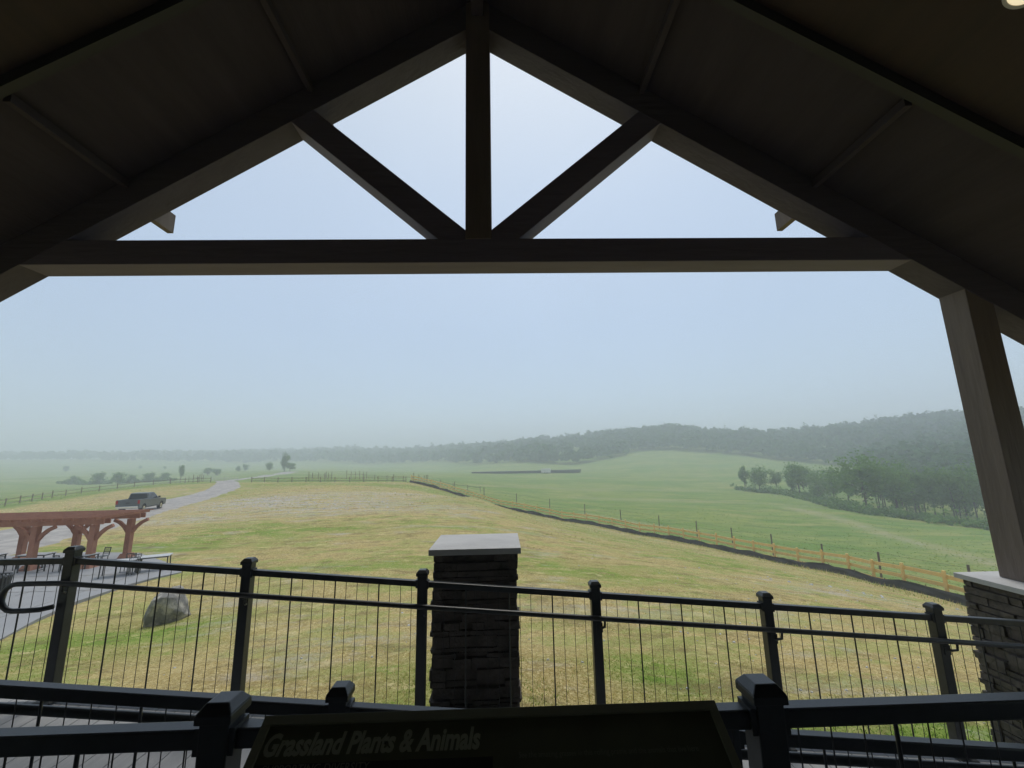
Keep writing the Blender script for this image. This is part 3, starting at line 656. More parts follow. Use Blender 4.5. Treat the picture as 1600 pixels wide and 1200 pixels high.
# ------------------------------------------------------------------ interpretive sign
sg = empty('reading_panel_sign', (-.03, 1.17, 0), 'dark tilted reading panel sign titled Grassland Plants & Animals in front of the nearest railing', 'sign')
ang = math.atan(.74); SW = 1.125; SH = .62
loc0 = Matrix.Translation((0, 0, 1.086)) @ Matrix.Rotation(ang, 4, 'X')       # local: x right, y up the panel (towards far edge), z normal
def S_(b, nm, m_, par=None, bev=0):
    o = b.build(nm, m_, par or sg, bevel=bev)
    if par is None: o.matrix_local = loc0
    return o
panel = S_(MB().box(-SW/2, SW/2, -SH, 0, -.020, -.002), 'panel', M['signprint'], bev=.001)
fr = MB(); fw_ = .020
fr.box(-SW/2, SW/2, -fw_, 0, -.004, .006); fr.box(-SW/2, SW/2, -SH, -SH+fw_, -.004, .006)
fr.box(-SW/2, -SW/2+fw_, -SH+fw_, -fw_, -.004, .006); fr.box(SW/2-fw_, SW/2, -SH+fw_, -fw_, -.004, .006)
S_(fr, 'frame', M['signedge'], bev=.001)
S_(MB().box(-SW/2+fw_, .0, -.50, -.095, -.003, -.0008), 'print_band', M['signband'])
S_(MB().box(.0, SW/2-fw_, -.50, -.108, -.003, -.0008), 'print_band', M['signprint'])
def text(body, x, y, size, m_, shear=0, xs=1.0, bold=0, nm='lettering'):
    cu = bpy.data.curves.new('t', 'FONT'); cu.body = body; cu.size = size; cu.shear = shear; cu.offset = bold; cu.space_character = xs; cu.resolution_u = 3
    to = bpy.data.objects.new('t', cu); me = bpy.data.meshes.new_from_object(to); me.name = nm
    bpy.data.objects.remove(to); bpy.data.curves.remove(cu)
    me.materials.clear(); me.materials.append(m_)
    o = bpy.data.objects.new(nm, me); COL.objects.link(o); o.parent = sg
    o.matrix_local = loc0 @ Matrix.Translation((x, y, .0006)); return o, me
def fit(o, me, w):
    xs_ = [v.co.x for v in me.vertices]; k = w/(max(xs_)-min(xs_)); 
    for v in me.vertices: v.co.x = (v.co.x-min(xs_))*k
def serif_font():
    return None
o, me = text('Grassland Plants & Animals', -.535, -.079, .060, M['signtext'], .16, 1, .0022); fit(o, me, .505)
M['signtext2'] = mat('dim lettering', (.20, .20, .15), .5)
o, me = text('SUPPORTING DIVERSITY', -.52, -.112, .022, M['signtext2'], 0, 1.05, .0003); fit(o, me, .24)
o, me = text('See the amazing grasses in this rolling prairie and the animals that live here', .06, -.100, .016, M['signtext2'], 0, 1, 0); fit(o, me, .42)
for x in (-.38, .38):
    b = MB().box(x-.03, x+.03, -.40, -.34, .0, .805); b.box(x-.09, x+.09, -.46, -.28, .001, .014)
    b.build('leg', M['black'], sg, bevel=.003)
    b = MB().bar((x, -.47, .735), (x, -.08, 1.0), .04, .03); b.build('arm', M['black'], sg)

# ------------------------------------------------------------------ pergola
pg = empty('pergola', (-20.75, 20.75, PZ), 'reddish cedar pergola with knee braces on the concrete patio', 'pergola', rz=R(3))
PH = 2.06; cols = [2.35, -.05, -2.45, -4.85]; rows = [-1.0, 1.0]
def post_p(x, y):
    b = MB(); b.box(x-.12, x+.12, y-.12, y+.12, .10, PH-.24); p = b.build('post', M['cedar'], pg, bevel=.012)
    c = MB(); c.frustum(x, y, 0, .20, .50, .34); c.build('post_base', M['cedar'], p)
for x in cols:
    for y in rows: post_p(x, y)
for y in rows:
    for s_ in (-1, 1):
        b = MB(); b.bar((-6.3, y+s_*.165, PH-.12), (2.85, y+s_*.165, PH-.10), .06, .22); b.build('beam', M['cedar'], pg, bevel=.008)
    for x in cols:
        for s_ in (-1, 1):
            pts = [(x+s_*.12, y, PH-.85), (x+s_*.28, y, PH-.62), (x+s_*.5, y, PH-.42), (x+s_*.78, y, PH-.28)]
            b = MB()
            for p0, p1 in zip(pts[:-1], pts[1:]): b.bar(p0, p1, .11, .14)
            b.build('knee_brace', M['cedar'], pg)
x = -6.2
while x < 2.8:
    b = MB(); b.box(x-.03, x+.03, -1.55, 1.55, PH+.012, PH+.11)
    b.build('rafter', M['cedar'], pg); x += .425
y = -1.5
while y < 1.55:
    MB().box(-6.4, 2.95, y-.025, y+.025, PH+.112, PH+.145).build('batten', M['cedar'], pg); y += .30

# ------------------------------------------------------------------ patio furniture, bin, boulder
def patio_table(x, y, rz_, label):
    t = empty('patio_table', (x, y, PZ), label, 'table', 'tables under the pergola', rz_)
    b = MB(); b.box(-.75, .75, -.40, .40, .71, .745); b.build('table_top', M['tabletop'], t, bevel=.006)
    b = MB(); b.box(-.70, .70, -.36, -.33, .66, .709); b.box(-.70, .70, .33, .36, .66, .709); b.box(-.70, -.67, -.33, .33, .66, .709); b.box(.67, .70, -.33, .33, .66, .709)
    b.build('apron', M['black'], t)
    for sx_ in (-1, 1):
        for sy in (-1, 1):
            b = MB(); b.bar((sx_*.68, sy*.34, 0), (sx_*.66, sy*.32, .66), .05, .05); b.build('leg', M['black'], t)
    return t
def bench(x, y, rz_, label):
    t = empty('patio_bench', (x, y, PZ), label, 'bench', 'benches under the pergola', rz_)
    b = MB()
    for k in range(4): b.box(-.7, .7, -.19+k*.1, -.11+k*.1, .43, .455)
    b.build('seat', M['tabletop'], t)
    for sx_ in (-1, 1):
        b = MB(); b.bar((sx_*.6, -.17, 0), (sx_*.6, -.17, .43), .05, .05); b.bar((sx_*.6, .17, 0), (sx_*.6, .17, .43), .05, .05); b.bar((sx_*.6, -.17, .40), (sx_*.6, .17, .40), .05, .04); b.bar((sx_*.6, -.17, .12), (sx_*.6, .17, .12), .04, .03)
        b.build('leg', M['black'], t)
def chair(x, y, rz_, label):
    t = empty('patio_chair', (x, y, PZ), label, 'chair', 'black chairs on the patio', rz_)
    MB().box(-.23, .23, -.22, .22, .43, .46).build('seat', M['black'], t)
    b = MB(); b.bar((-.22, .22, .46), (-.22, .30, .90), .03, .03); b.bar((.22, .22, .46), (.22, .30, .90), .03, .03); b.bar((-.22, .295, .88), (.22, .295, .88), .03, .04); b.bar((-.22, .26, .66), (.22, .26, .66), .03, .03)
    for k in range(5): b.bar((-.16+k*.08, .24, .5), (-.16+k*.08, .295, .88), .014, .014)
    b.build('backrest', M['black'], t)
    for sx_ in (-1, 1):
        for sy in (-1, 1): MB().bar((sx_*.21, sy*.2, 0), (sx_*.2, sy*.19, .43), .03, .03).build('leg', M['black'], t)
patio_table(-15.75, 18.35, R(30), 'pale topped table with black legs nearest the patio tip')
patio_table(-14.95, 19.15, R(25), 'pale topped table standing at the pointed end of the patio')
patio_table(-18.7, 19.9, R(-8), 'pale topped table between the front and back pergola posts')
patio_table(-21.0, 20.2, R(5), 'pale topped table under the left bay of the pergola')
patio_table(-23.2, 20.3, R(-6), 'pale topped table at the left edge of the view under the pergola')
bench(-20.2, 19.3, R(-4), 'slatted bench in front of the left pergola posts')
bench(-22.6, 19.2, R(3), 'slatted bench at the far left under the pergola')
for k, (x, y, a) in enumerate([(-15.9,18.95,15),(-15.45,18.75,30),(-15.2,18.5,210),(-19.0,19.3,170),(-18.4,20.5,-10),(-21.5,19.5,175)]):
    chair(x, y, R(a), ['black chair behind the table nearest the patio tip','black chair in the gap of the table row near the patio tip','black chair on the near side of the table row by the patio tip','black chair before the middle patio table','black chair behind the middle patio table','black chair before the left patio table'][k])
for o in list(COL.objects):       # patio furniture is of the small cafe kind
    if o.get('category') in ('table', 'bench', 'chair'): o.scale = (.74, .74, .78)

bn = empty('litter_bin', (-16.4, 14.7, PZ), 'black slatted litter bin on the pale patio at the left edge', 'litter bin')
nS = 20
for k in range(nS):
    a = 2*math.pi*k/nS; b = MB(); b.bar((.24*math.cos(a), .24*math.sin(a), .05), (.33*math.cos(a), .33*math.sin(a), .95), .045, .012, (math.cos(a), math.sin(a), 0)); b.build('slat', M['black'], bn)
ring = [(.335*math.cos(2*math.pi*k/24), .335*math.sin(2*math.pi*k/24), .95) for k in range(25)]
MB().tube(ring, .02, 6).build('top_ring', M['black'], bn)
b = MB(); b.tube([(0,0,.03),(0,0,.90)], .21, 20, .28); b.build('liner', M['blackplastic'], bn, smooth=False)

def boulder():
    import bmesh
    from mathutils import noise
    bm = bmesh.new(); bmesh.ops.create_icosphere(bm, subdivisions=5, radius=1)
    g = random.Random(5); planes = []
    for k in range(13):
        v = Vector((g.gauss(0,1), g.gauss(0,1), g.gauss(0,.8))).normalized(); planes.append((v, g.uniform(.56, .80)))
    planes.append((Vector((.28,.05,1)).normalized(), .58)); planes.append((Vector((-.85,-.5,.1)).normalized(), .62))
    for v in bm.verts:
        p = v.co.copy()
        for n_, d_ in planes:
            e_ = p.dot(n_)-d_
            if e_ > 0: p -= n_*e_
        p += p.normalized()*(.02*math.sin(9*p.x+3*p.y)*math.cos(7*p.z+4*p.x)+g.uniform(-.006,.006))
        nn_ = noise.fractal(p*2.3+Vector((3,1,7)), 1.0, 2.1, 5); rd = 1-abs(noise.noise(p*3.1))
        p *= 1+.05*nn_+.03*rd
        v.co = Vector((p.x*.80*(1-.25*max(p.z, 0)), p.y*.66, p.z*.80))
    me = bpy.data.meshes.new('boulder'); bm.to_mesh(me); bm.free(); me.materials.append(M['rock'])
    o = obj('boulder', me); o.location = (-9.38, 12.72, hz(-9.38, 12.72)+.34); o.rotation_euler = (0, R(4), R(-14)); o.scale = (.80, .84, .92)
    tag(o, 'big grey angular boulder on the grass beside the patio', 'boulder')
boulder()

# ------------------------------------------------------------------ pickup truck
def truck(x, y, heading):
    dx, dy = math.sin(heading), math.cos(heading)
    zf, zr = hz(x+dx*1.8, y+dy*1.8)+.07, hz(x-dx*1.8, y-dy*1.8)+.07
    t = empty('pickup_truck', (x, y, (zf+zr)/2), 'grey green double cab pickup truck driving away up the gravel road', 'pickup truck')
    t.rotation_euler = Matrix.Rotation(-heading, 3, 'Z').to_4x4().to_euler(); t.rotation_euler.x = math.atan2(zf-zr, 3.6)
    # local: +Y forward, X right.  lower body
    def prof(pts, hw, name, m_, taper=0, bev=.03):
        n_ = len(pts); zs = [p[1] for p in pts]; z0, z1 = min(zs), max(zs); V = []
        for s_ in (-1, 1):
            for (yy, zz_) in pts: V.append((s_*(hw-taper*(zz_-z0)/(z1-z0)), yy, zz_))
        b = MB(); b.add(V, [tuple(range(n_)), tuple(range(n_, 2*n_))[::-1]]+[(i, i+n_, (i+1) % n_+n_, (i+1) % n_) for i in range(n_)])
        return b.build(name, m_, t, bevel=bev)
    def arch(cy_, r_=.47, n_=7):
        return [(cy_+r_*math.cos(math.pi*k/(n_-1)), .42+r_*math.sin(math.pi*k/(n_-1))) for k in range(n_)]
    low = [(-2.85,.55)]+[(-2.8,.45)]
    low = [(-2.85,.50)]+arch(-1.85)[::-1]+arch(1.85)[::-1]+[(2.85,.48),(2.90,.95),(2.80,1.12),(1.30,1.22),(-.95,1.22),(-.95,1.20),(-2.85,1.20)]
    prof(low, .98, 'body', M['paint'])
    # cargo bed sides stand as rims round a dark well
    b = MB(); b.box(-.78, .78, -2.74, -1.05, 1.203, 1.212); b.build('bed_floor', M['blackplastic'], t)
    b = MB(); b.box(-.97, -.79, -2.84, -.97, 1.19, 1.33); b.box(.79, .97, -2.84, -.97, 1.19, 1.33); b.box(-.79, .79, -2.84, -2.76, 1.19, 1.33); b.build('bed_rail', M['paint'], t, bevel=.02)
    cab = [(-.95,1.215),(1.35,1.215),(.55,1.84),(.35,1.90),(-.70,1.90),(-.88,1.82)]
    prof(cab, .90, 'cab', M['paint'], .17, .03)
    # glass
    def gl(pts, nm='window'):
        b = MB(); b.add(pts, [tuple(range(len(pts)))]); c = b.build(nm, M['glass'], t); s_ = c.modifiers.new('s', 'SOLIDIFY'); s_.thickness = .015; s_.offset = 0
    def sx_(z): return .905-.17*(z-1.215)/(1.9-1.215)
    for s_ in (-1, 1):
        gl([(s_*sx_(1.27),-.86,1.27),(s_*sx_(1.27),-.02,1.27),(s_*sx_(1.80),-.02,1.80),(s_*sx_(1.80),-.80,1.80)])
        gl([(s_*sx_(1.27),.06,1.27),(s_*sx_(1.27),1.08,1.27),(s_*sx_(1.80),.45,1.80),(s_*sx_(1.80),.06,1.80)])
    gl([(-.76,-.950,1.28),(.76,-.950,1.28),(.66,-.905,1.80),(-.66,-.905,1.80)], 'rear_window')
    gl([(-.80,1.30,1.28),(.80,1.30,1.28),(.68,.64,1.79),(-.68,.64,1.79)], 'windscreen')
    for s_ in (-1, 1):
        b = MB(); b.box(min(s_*.80, s_*.985), max(s_*.80, s_*.985), -2.87, -2.84, .92, 1.27); b.build('tail_light', M['redlens'], t)
        b = MB(); b.box(min(s_*.94, s_*1.14), max(s_*.94, s_*1.14), .98, 1.06, 1.26, 1.45); b.build('mirror', M['blackplastic'], t, bevel=.02)
        b = MB(); b.box(min(s_*.6, s_*.95), max(s_*.6, s_*.95), 2.84, 2.90, .80, 1.02); b.build('headlight', M['chrome'], t)
        b = MB(); b.box(min(s_*.97, s_*1.0), max(s_*.97, s_*1.0), -1.3, 1.3, .44, .54); b.build('side_step', M['blackplastic'], t)
    MB().box(-.92, .92, -2.99, -2.86, .50, .70).build('rear_bumper', M['chrome'], t, bevel=.02)
    MB().box(-.16, .16, -2.875, -2.853, .98, 1.06).build('tailgate_handle', M['blackplastic'], t)
    MB().box(-.94, .94, 2.86, 3.0, .42, .68).build('front_bumper', M['chrome'], t, bevel=.03)
    for cy_ in (-1.85, 1.85):
        for s_ in (-1, 1):
            w = empty('wheel', (s_*.83, cy_, .38)); w.parent = t
            b = MB(); b.tube([(-.13,0,0),(-.11,0,0),(.11,0,0),(.13,0,0)], .38, 26); b.build('tyre', M['tyre'], w, bevel=.02)
            b = MB(); b.tube([(s_*.131,0,0),(s_*.142,0,0)], .24, 20); b.build('rim', M['chrome'], w)
            MB().tube([(s_*.143,0,0),(s_*.155,0,0)], .07, 12).build('hub_cap', M['blackplastic'], w)
truck(-38.3, 46.4, R(-17))

# ------------------------------------------------------------------ fences
def add_part(b, nm, m_, t, T0):
    o = b.build(nm, m_, t); o.matrix_parent_inverse = Matrix.Translation(-T0); return o
def board_fence(name, pts, step, h, label, m_, rails=3, pw=.12, rh=.13, lean=.0, seed=1, boards=True, cat='fence', post_m=None):
    g = random.Random(seed); S = polyline(pts, step); zz_ = [hz(p.x, p.y) for p in S]
    T0 = Vector((S[0].x, S[0].y, zz_[0])); t = empty(name, T0, label, cat)
    for p, z in zip(S, zz_):
        lx_, ly_ = g.uniform(-lean, lean), g.uniform(-lean, lean); hh = h*g.uniform(.97, 1.06)
        b = MB()
        if boards: b.bar((p.x, p.y, z-.1), (p.x+lx_, p.y+ly_, z+hh), pw, pw)
        else: b.tube([(p.x, p.y, z-.1), (p.x+lx_, p.y+ly_, z+hh)], pw/2, 8)
        add_part(b, 'post', post_m or m_, t, T0)
    for r_ in range(rails):
        f = (r_+.55)/rails if rails > 1 else .8
        b = MB()
        for i in range(len(S)-1):
            p, q_ = S[i], S[i+1]; d = (q_-p).normalized(); nn = Vector((d.y, -d.x))*(pw/2+.02); j = g.uniform(-.03, .03)
            b.bar((p.x+nn.x-d.x*.03, p.y+nn.y-d.y*.03, zz_[i]+h*f*.98+j), (q_.x+nn.x+d.x*.03, q_.y+nn.y+d.y*.03, zz_[i+1]+h*f*.98+j), .04, rh)
        add_part(b, 'rail', m_, t, T0)
    return t
board_fence('board_fence', FENCE, 2.55, 1.6, 'new yellow three board fence winding down the slope at right', M['newwood'], 3, .14, .23, .03, 2)
# black silt fence on the meadow side
def silt():
    off = .5; S = polyline(FENCE, .55); g = random.Random(9); b = MB(); n_ = len(S); P = []
    for i, p in enumerate(S):
        t_ = (S[min(i+1, n_-1)]-S[max(i-1, 0)]).normalized(); nn = Vector((-t_.y, t_.x)); q_ = p+nn*off*(1+.12*math.sin(i*.23))
        z = hz(q_.x, q_.y); sag = .06*math.sin(i*.9)+.05*math.sin(i*.37+1)+g.uniform(-.03, .03)
        hh = .50+sag
        a = q_+nn*(.06+.03*math.sin(i*1.3)); c = q_-nn*.03
        P.append([(a.x+nn.x*.04, a.y+nn.y*.04, z-.05), (a.x, a.y, z+hh*.35), (q_.x+nn.x*.04*math.sin(i*.8), q_.y, z+hh*.75), (c.x, c.y, z+hh)])
    k = 4; V = [p for q_ in P for p in q_]
    b.add(V, [(i*k+j, (i+1)*k+j, (i+1)*k+j+1, i*k+j+1) for i in range(n_-1) for j in range(k-1)])
    t = empty('silt_fence', V[0], 'black fabric silt fence running along the foot of the yellow board fence', 'silt fence'); T0 = Vector(V[0])
    o = add_part(b, 'fabric', M['silt'], t, T0); s_ = o.modifiers.new('s', 'SOLIDIFY'); s_.thickness = .02
    for i in range(0, n_, 5):
        x_, y_, z_ = P[i][3]; add_part(MB().bar((x_, y_, z_-.8), (x_+g.uniform(-.03,.03), y_, z_+.08), .04, .04), 'stake', M['oldwood'], t, T0)
silt()
# tall round posts with wire behind the board fence
WP = [(33,22),(30.9,28.5),(29.75,34),(29.74,40),(29.52,47),(28.9,54),(27.2,60),(24.5,67),(20.5,74),(15.5,80.5),(9.5,86),(3,90.5),(-4,94.5),(-11,98),(-18,101)]
def wire_fence(name, P, h, label, wires=3, seed=3, r_=.075, tall=None):
    g = random.Random(seed); T0 = Vector((P[0][0], P[0][1], hz(*P[0]))); t = empty(name, T0, label, 'fence'); tops = []
    for k, (x, y) in enumerate(P):
        z = hz(x, y); hh = (h if tall is None else tall[k % len(tall)])*g.uniform(.94, 1.05); dx_, dy_ = g.uniform(-.07, .07), g.uniform(-.05, .05)
        add_part(MB().tube([(x, y, z-.1), (x+dx_, y+dy_, z+hh)], r_, 8), 'post', M['oldwood'], t, T0); tops.append((x, y, z))
    for w_ in range(wires):
        pts = [(x, y, z+h*(.35+.28*w_)) for x, y, z in tops]; add_part(MB().tube(pts, .008, 5), 'wire', M['wire'], t, T0)
wire_fence('wire_fence', WP, 2.15, 'tall round brown fence posts with thin wire beyond the yellow board fence')
# cross fence at the top of the meadow
board_fence('rail_fence', [(-21.5,95.2),(-30,94),(-40,92.5),(-50,92.5),(-57,93.5)], 3.0, 1.15, 'low brown rail fence crossing the far edge of the meadow', M['farwood'], 2, .12, .10, .03, 5)
board_fence('rail_fence', [(-66,97.5),(-74,99),(-80,98),(-82,92),(-82.7,85),(-81,78),(-79.3,75),(-76,68),(-73,60)], 3.4, 1.2, 'brown rail fence left of the gravel road behind the pickup', M['farwood'], 2, .10, .08, .04, 6)
# pale gate across the road
gt = empty('road_gate', (-57.6, 93.6, hz(-57.6, 93.6)), 'pale tube gate closing the gravel road', 'gate')
for dz_ in (.25, .5, .75, 1.0): MB().tube([(0,0,dz_),(-8,3.8,dz_+.1)], .035, 6).build('gate_bar', M['white'], gt)
for k in (0, .5, 1): MB().tube([(-8*k,3.8*k,.2),(-8*k,3.8*k,1.08+.1*k)], .04, 6).build('gate_upright', M['white'], gt)
# stock pens of dark posts
def pen(pts, h, label, rail_z, name='stock_pen'):
    T0 = Vector((pts[0][0], pts[0][1], hz(*pts[0]))); t = empty(name, T0, label, 'stock pen')
    for k, (x, y) in enumerate(pts):
        z = hz(x, y); add_part(MB().tube([(x, y, z-.1), (x+.02, y, z+h*(1 if k % 3 else 1.12))], .07, 8), 'post', M['farwood'], t, T0)
    for rzv in rail_z:
        b = MB()
        for (x, y), (x2, y2) in zip(pts[:-1], pts[1:]): b.bar((x, y, hz(x, y)+rzv), (x2, y2, hz(x2, y2)+rzv), .04, .08)
        add_part(b, 'rail', M['farwood'], t, T0)
pen([(-47.5,105),(-46.6,105),(-45.2,105.2),(-44.5,108),(-43.6,105),(-42.7,105),(-41.9,105)], 1.9, 'dark post stock pen behind the middle of the rail fence', (.9, 1.3))
pen([(-44.5,122),(-43.2,122),(-42,122),(-40.8,122),(-39.4,121),(-38.5,121)], 2.3, 'farther dark post pen seen above the first pen', (1.5,))
pen([(-36.5,112),(-33.5,112),(-30,111),(-28,110)], 1.4, 'low post pen right of the dark pens', (1.0,))
pen([(-25.5,100),(-23.2,100),(-20.8,99.5)], 1.5, 'gate posts with a cross rail at the top of the board fence', (1.25,))
pen([(-20.4,98),(-19.2,98),(-18.0,98.3),(-17.2,98.3)], 2.0, 'cluster of tall posts where the board fence begins', (.6,))
pen([(-15,103),(-12,104),(-8.5,105),(-5.5,106)], 1.4, 'thin rail pen on the green pasture behind the fence corner', (1.1,))
pen([(-104,135),(-100,134),(-96,132),(-92,130),(-88,126),(-84,121),(-81,116),(-78,111),(-76,106)], 2.0, 'row of tall dark posts left of the gravel road near the distant trees', (1.2,))

# ------------------------------------------------------------------ far sheds
sh = empty('long_shed', (18, 262, hz(18, 262)), 'long low dark shed on the green pasture under the far woods', 'shed')
zc = hz(18, 262)
def sp_(b, nm, m_): o = b.build(nm, m_, sh); return o
b = MB(); b.box(-37, 31, -2.5, 2.5, 1.25, 1.45); b.bar((4,-2.8,1.35),(31,-2.8,1.55),.2,.7); b.bar((-37,0,1.4),(31,0,1.55), 5.4, .2); sp_(b, 'roof', M['shedroof'])
for k in range(12):
    x_ = -36.5+k*6.1; sp_(MB().box(x_-.12, x_+.12, -2.4, -2.1, -1, 1.3), 'post', M['oldwood'])
sp_(MB().box(-37, 31, 2.3, 2.5, -1, 1.25), 'rear_wall', M['shedroof'])
tr = empty('stock_trailer', (26.6, 255, hz(26.6, 255)), 'pale boxy trailer parked in front of the long dark shed', 'trailer')
MB().box(-2.8, 2.8, -1.1, 1.1, .5, 3.0).build('trailer_body', M['white'], tr, bevel=.08)
for x_ in (-.9, .6): MB().tube([(x_,-1.15,.38),(x_,-.95,.38)], .38, 14).build('wheel', M['tyre'], tr)
MB().bar((2.5,0,.6),(4.2,0,.55),.15,.15).build('drawbar', M['black'], tr)

# ------------------------------------------------------------------ trees
def crown_quads(g, nleaf, rx, rzv, z0, leaf, lobes=11, fill=.35):
    """leaf quads on uneven lobes; returns (n*4,3)"""
    C = []; 
    for k in range(lobes):
        u = g.normal(size=3); u /= np.linalg.norm(u); rr_ = g.uniform(.25, .72)
        C.append((u[0]*rx*rr_, u[1]*rx*rr_, z0+rzv+u[2]*rzv*rr_*1.05, g.uniform(.26, .50)))
    C = np.array(C); idx = g.randint(0, lobes, nleaf); d = g.normal(size=(nleaf, 3)); d /= np.linalg.norm(d, axis=1)[:,None]
    rad = (C[idx,3]*(1-fill*g.rand(nleaf)**1.5))[:,None]
    p = C[idx,:3]+d*rad*np.array([rx, rx, rzv*.9])
    p += g.normal(size=p.shape)*leaf*.35
    a = g.normal(size=(nleaf,3)); a /= np.linalg.norm(a, axis=1)[:,None]; b_ = np.cross(a, d+g.normal(size=a.shape)*.5); b_ /= np.linalg.norm(b_, axis=1)[:,None]+1e-9
    s_ = leaf*g.uniform(.5, 1.2, (nleaf, 1))
    return np.stack([p-a*s_-b_*s_*.6, p+a*s_-b_*s_*.6, p+a*s_+b_*s_*.6, p-a*s_+b_*s_*.6], 1).reshape(-1, 3), C
def trunk_mb(g, H, r0, C, stems=1, spread=.0):
    b = MB()
    for s_ in range(stems):
        ox, oy = (g.uniform(-spread, spread), g.uniform(-spread, spread)) if stems > 1 else (0, 0)
        lx_, ly_ = g.uniform(-.06, .06)*H, g.uniform(-.06, .06)*H
        b.tube([(ox, oy, -.3), (ox*1.1+lx_*.3, oy+ly_*.3, H*.3), (ox*1.4+lx_, oy*1.3+ly_, H*.75)], r0*(1 if stems == 1 else .65), 7, r0*.3)
    for c in C[:7]:
        zb = min(c[2]*.6, H*.55)
        b.tube([(0, 0, zb*.75), (c[0]*.5, c[1]*.5, (zb+c[2])*.5), (c[0], c[1], c[2])], r0*.4, 5, r0*.12)
    return b
def leafy(mt):
    nt = mt.node_tree; B = nt.nodes['Principled BSDF']; src = B.inputs['Base Color'].links[0].from_socket
    tr_ = N(nt, 'ShaderNodeBsdfTranslucent'); nt.links.new(src, tr_.inputs[0]); ms = N(nt, 'ShaderNodeMixShader'); ms.inputs[0].default_value = .45
    nt.links.new(B.outputs[0], ms.inputs[1]); nt.links.new(tr_.outputs[0], ms.inputs[2]); nt.links.new(ms.outputs[0], nt.nodes['Material Output'].inputs['Surface'])
leafy(M['leaf']); leafy(M['forest'])
VAR = []
for k in range(7):       # unit trees, 10 m tall
    g = np.random.RandomState(40+k); slim = k % 3 == 0
    rx = 2.6 if slim else 3.9; V, C = crown_quads(g, 2500, rx*(1.15 if k % 2 else 1), 4.7 if k % 2 else 4.2, .3 if k % 2 else 1.5, .18, 20, .9)
    cm = quadmesh('crown', V, M['leaf']); b = trunk_mb(g, 10, .17, C, 1+(k % 3), .7)
    tm = bpy.data.meshes.new('trunk'); tm.from_pydata(b.v, [], b.f); tm.materials.append(M['bark']); VAR.append((cm, tm))
for k in range(3):
    g = np.random.RandomState(140+k); V, C = crown_quads(g, 1700, 4.6, 4.4, .2, .24, 18, .9); V[:,2] = np.maximum(V[:,2], 0)
    cm = quadmesh('crown', V, M['leaf']); b = trunk_mb(g, 8, .16, C, 3, .9)
    tm = bpy.data.meshes.new('trunk'); tm.from_pydata(b.v, [], b.f); tm.materials.append(M['bark']); VAR.append((cm, tm))
def tree(x, y, H, var, label, group, name='leafy_tree', wide=1.0, sink=0):
    cm, tm = VAR[var % 7 if var < 100 else 7+var % 3]; t = empty(name, (x, y, hz(x, y)-sink), label, 'tree', group, rnd.uniform(0, 6.28))
    s_ = H/10; 
    for nm, me in (('crown', cm), ('trunk', tm)):
        o = bpy.data.objects.new(nm, me); COL.objects.link(o); o.parent = t; o.scale = (s_*wide, s_*wide, s_)
ORD = ['first','second','third','fourth','fifth','sixth','seventh','eighth','ninth','tenth','eleventh','twelfth','thirteenth','fourteenth','fifteenth','sixteenth','seventeenth','eighteenth','nineteenth','twentieth','twenty first']
HT = [(95.7,165,8.9),(98.2,160,10),(105,160,7.6),(104.2,150,8.9),(104.7,145,11.3),(102.5,135,9.4),(101.5,128,9.7),(101,122,10.4),(93,108,15.0),(101.5,112,11.7),(101.5,108,10.4),(100.6,105,10),(106.6,108,11.4),(106,105,9.5),(109.5,106,11),(109.9,104,10.2),(110.3,102,10.9),(110.9,100,11.5),(111.4,98,10.6),(114.4,98,11.8),(114.6,95,11.7)]
for k, (x, y, H) in enumerate(HT):
    lb = 'tallest dark tree in the hollow right of the pasture' if k == 8 else ORD[k]+' tree from the left in the row along the hollow'
    tree(x, y, H*1.2, k, lb, 'trees along the hollow at right', wide=1.15 if k in (8, 4) else rnd.uniform(.75, 1.1))
HB = [(118,170,9),(124,160,8),(117,150,9.5),(123,141,9),(119,133,10),(113,124,11),(118,119,9.5),(110,114,12),(121,113,11),(116,107,9),(123,106,12),(117,100,10),(126,101,11),(121,94,12)]
for k, (x, y, H) in enumerate(HB):
    tree(x, y, H*1.12, k+3, ORD[k]+' tree from the left in the rear row behind the hollow trees', 'rear row of trees in the hollow', wide=rnd.uniform(.75, 1.05))
LT = [(-222.6,225,4.6,1.5),(-205,220,6.4,1.1),(-190.3,215,6.5,1.1),(-190,222,4.8,1.3),(-184,225,5.2,1.3),(-179.5,230,5.0,1.1),(-164,220,7.1,.9),(-198.5,290,5.1,1.5),(-189.6,285,5.0,1.5),(-203.3,330,4.9,.9),(-198,330,5.8,.9),(-424,420,6.7,1.0),(-404,480,4.2,1.0),(-369,470,4.1,1.0)]
for k, (x, y, H, w_) in enumerate(LT):
    tree(x, y, H*1.2, 100+k if H < 6.8 else k, ('small lone tree high on the left pasture, '+['leftmost of three','middle of three','rightmost of three'][k-11]) if k > 10 else ORD[k]+' bushy tree from the left in the hedge line behind the pickup', 'trees of the left pasture', 'bushy_tree', w_, .3)
tree(-144.2, 265, 7.2, 1, 'small rounded tree left of the tall pair beyond the road', None, 'roadside_tree', 1.0)
tree(-131.5, 258, 12.0, 3, 'tall dark tree standing at the end of the gravel road', None, 'roadside_tree', 1.0)
tree(-126.0, 255, 6.4, 4, 'low spreading tree right of the tall tree at the road end', None, 'roadside_tree', 1.6)
tree(112, 375, 7, 2, 'lone dark tree at the left foot of the wooded hill', None, 'leafy_tree', 1.3)
tree(96, 365, 5, 4, 'small dark bush tree below the wooded hill', None, 'leafy_tree', 1.5)

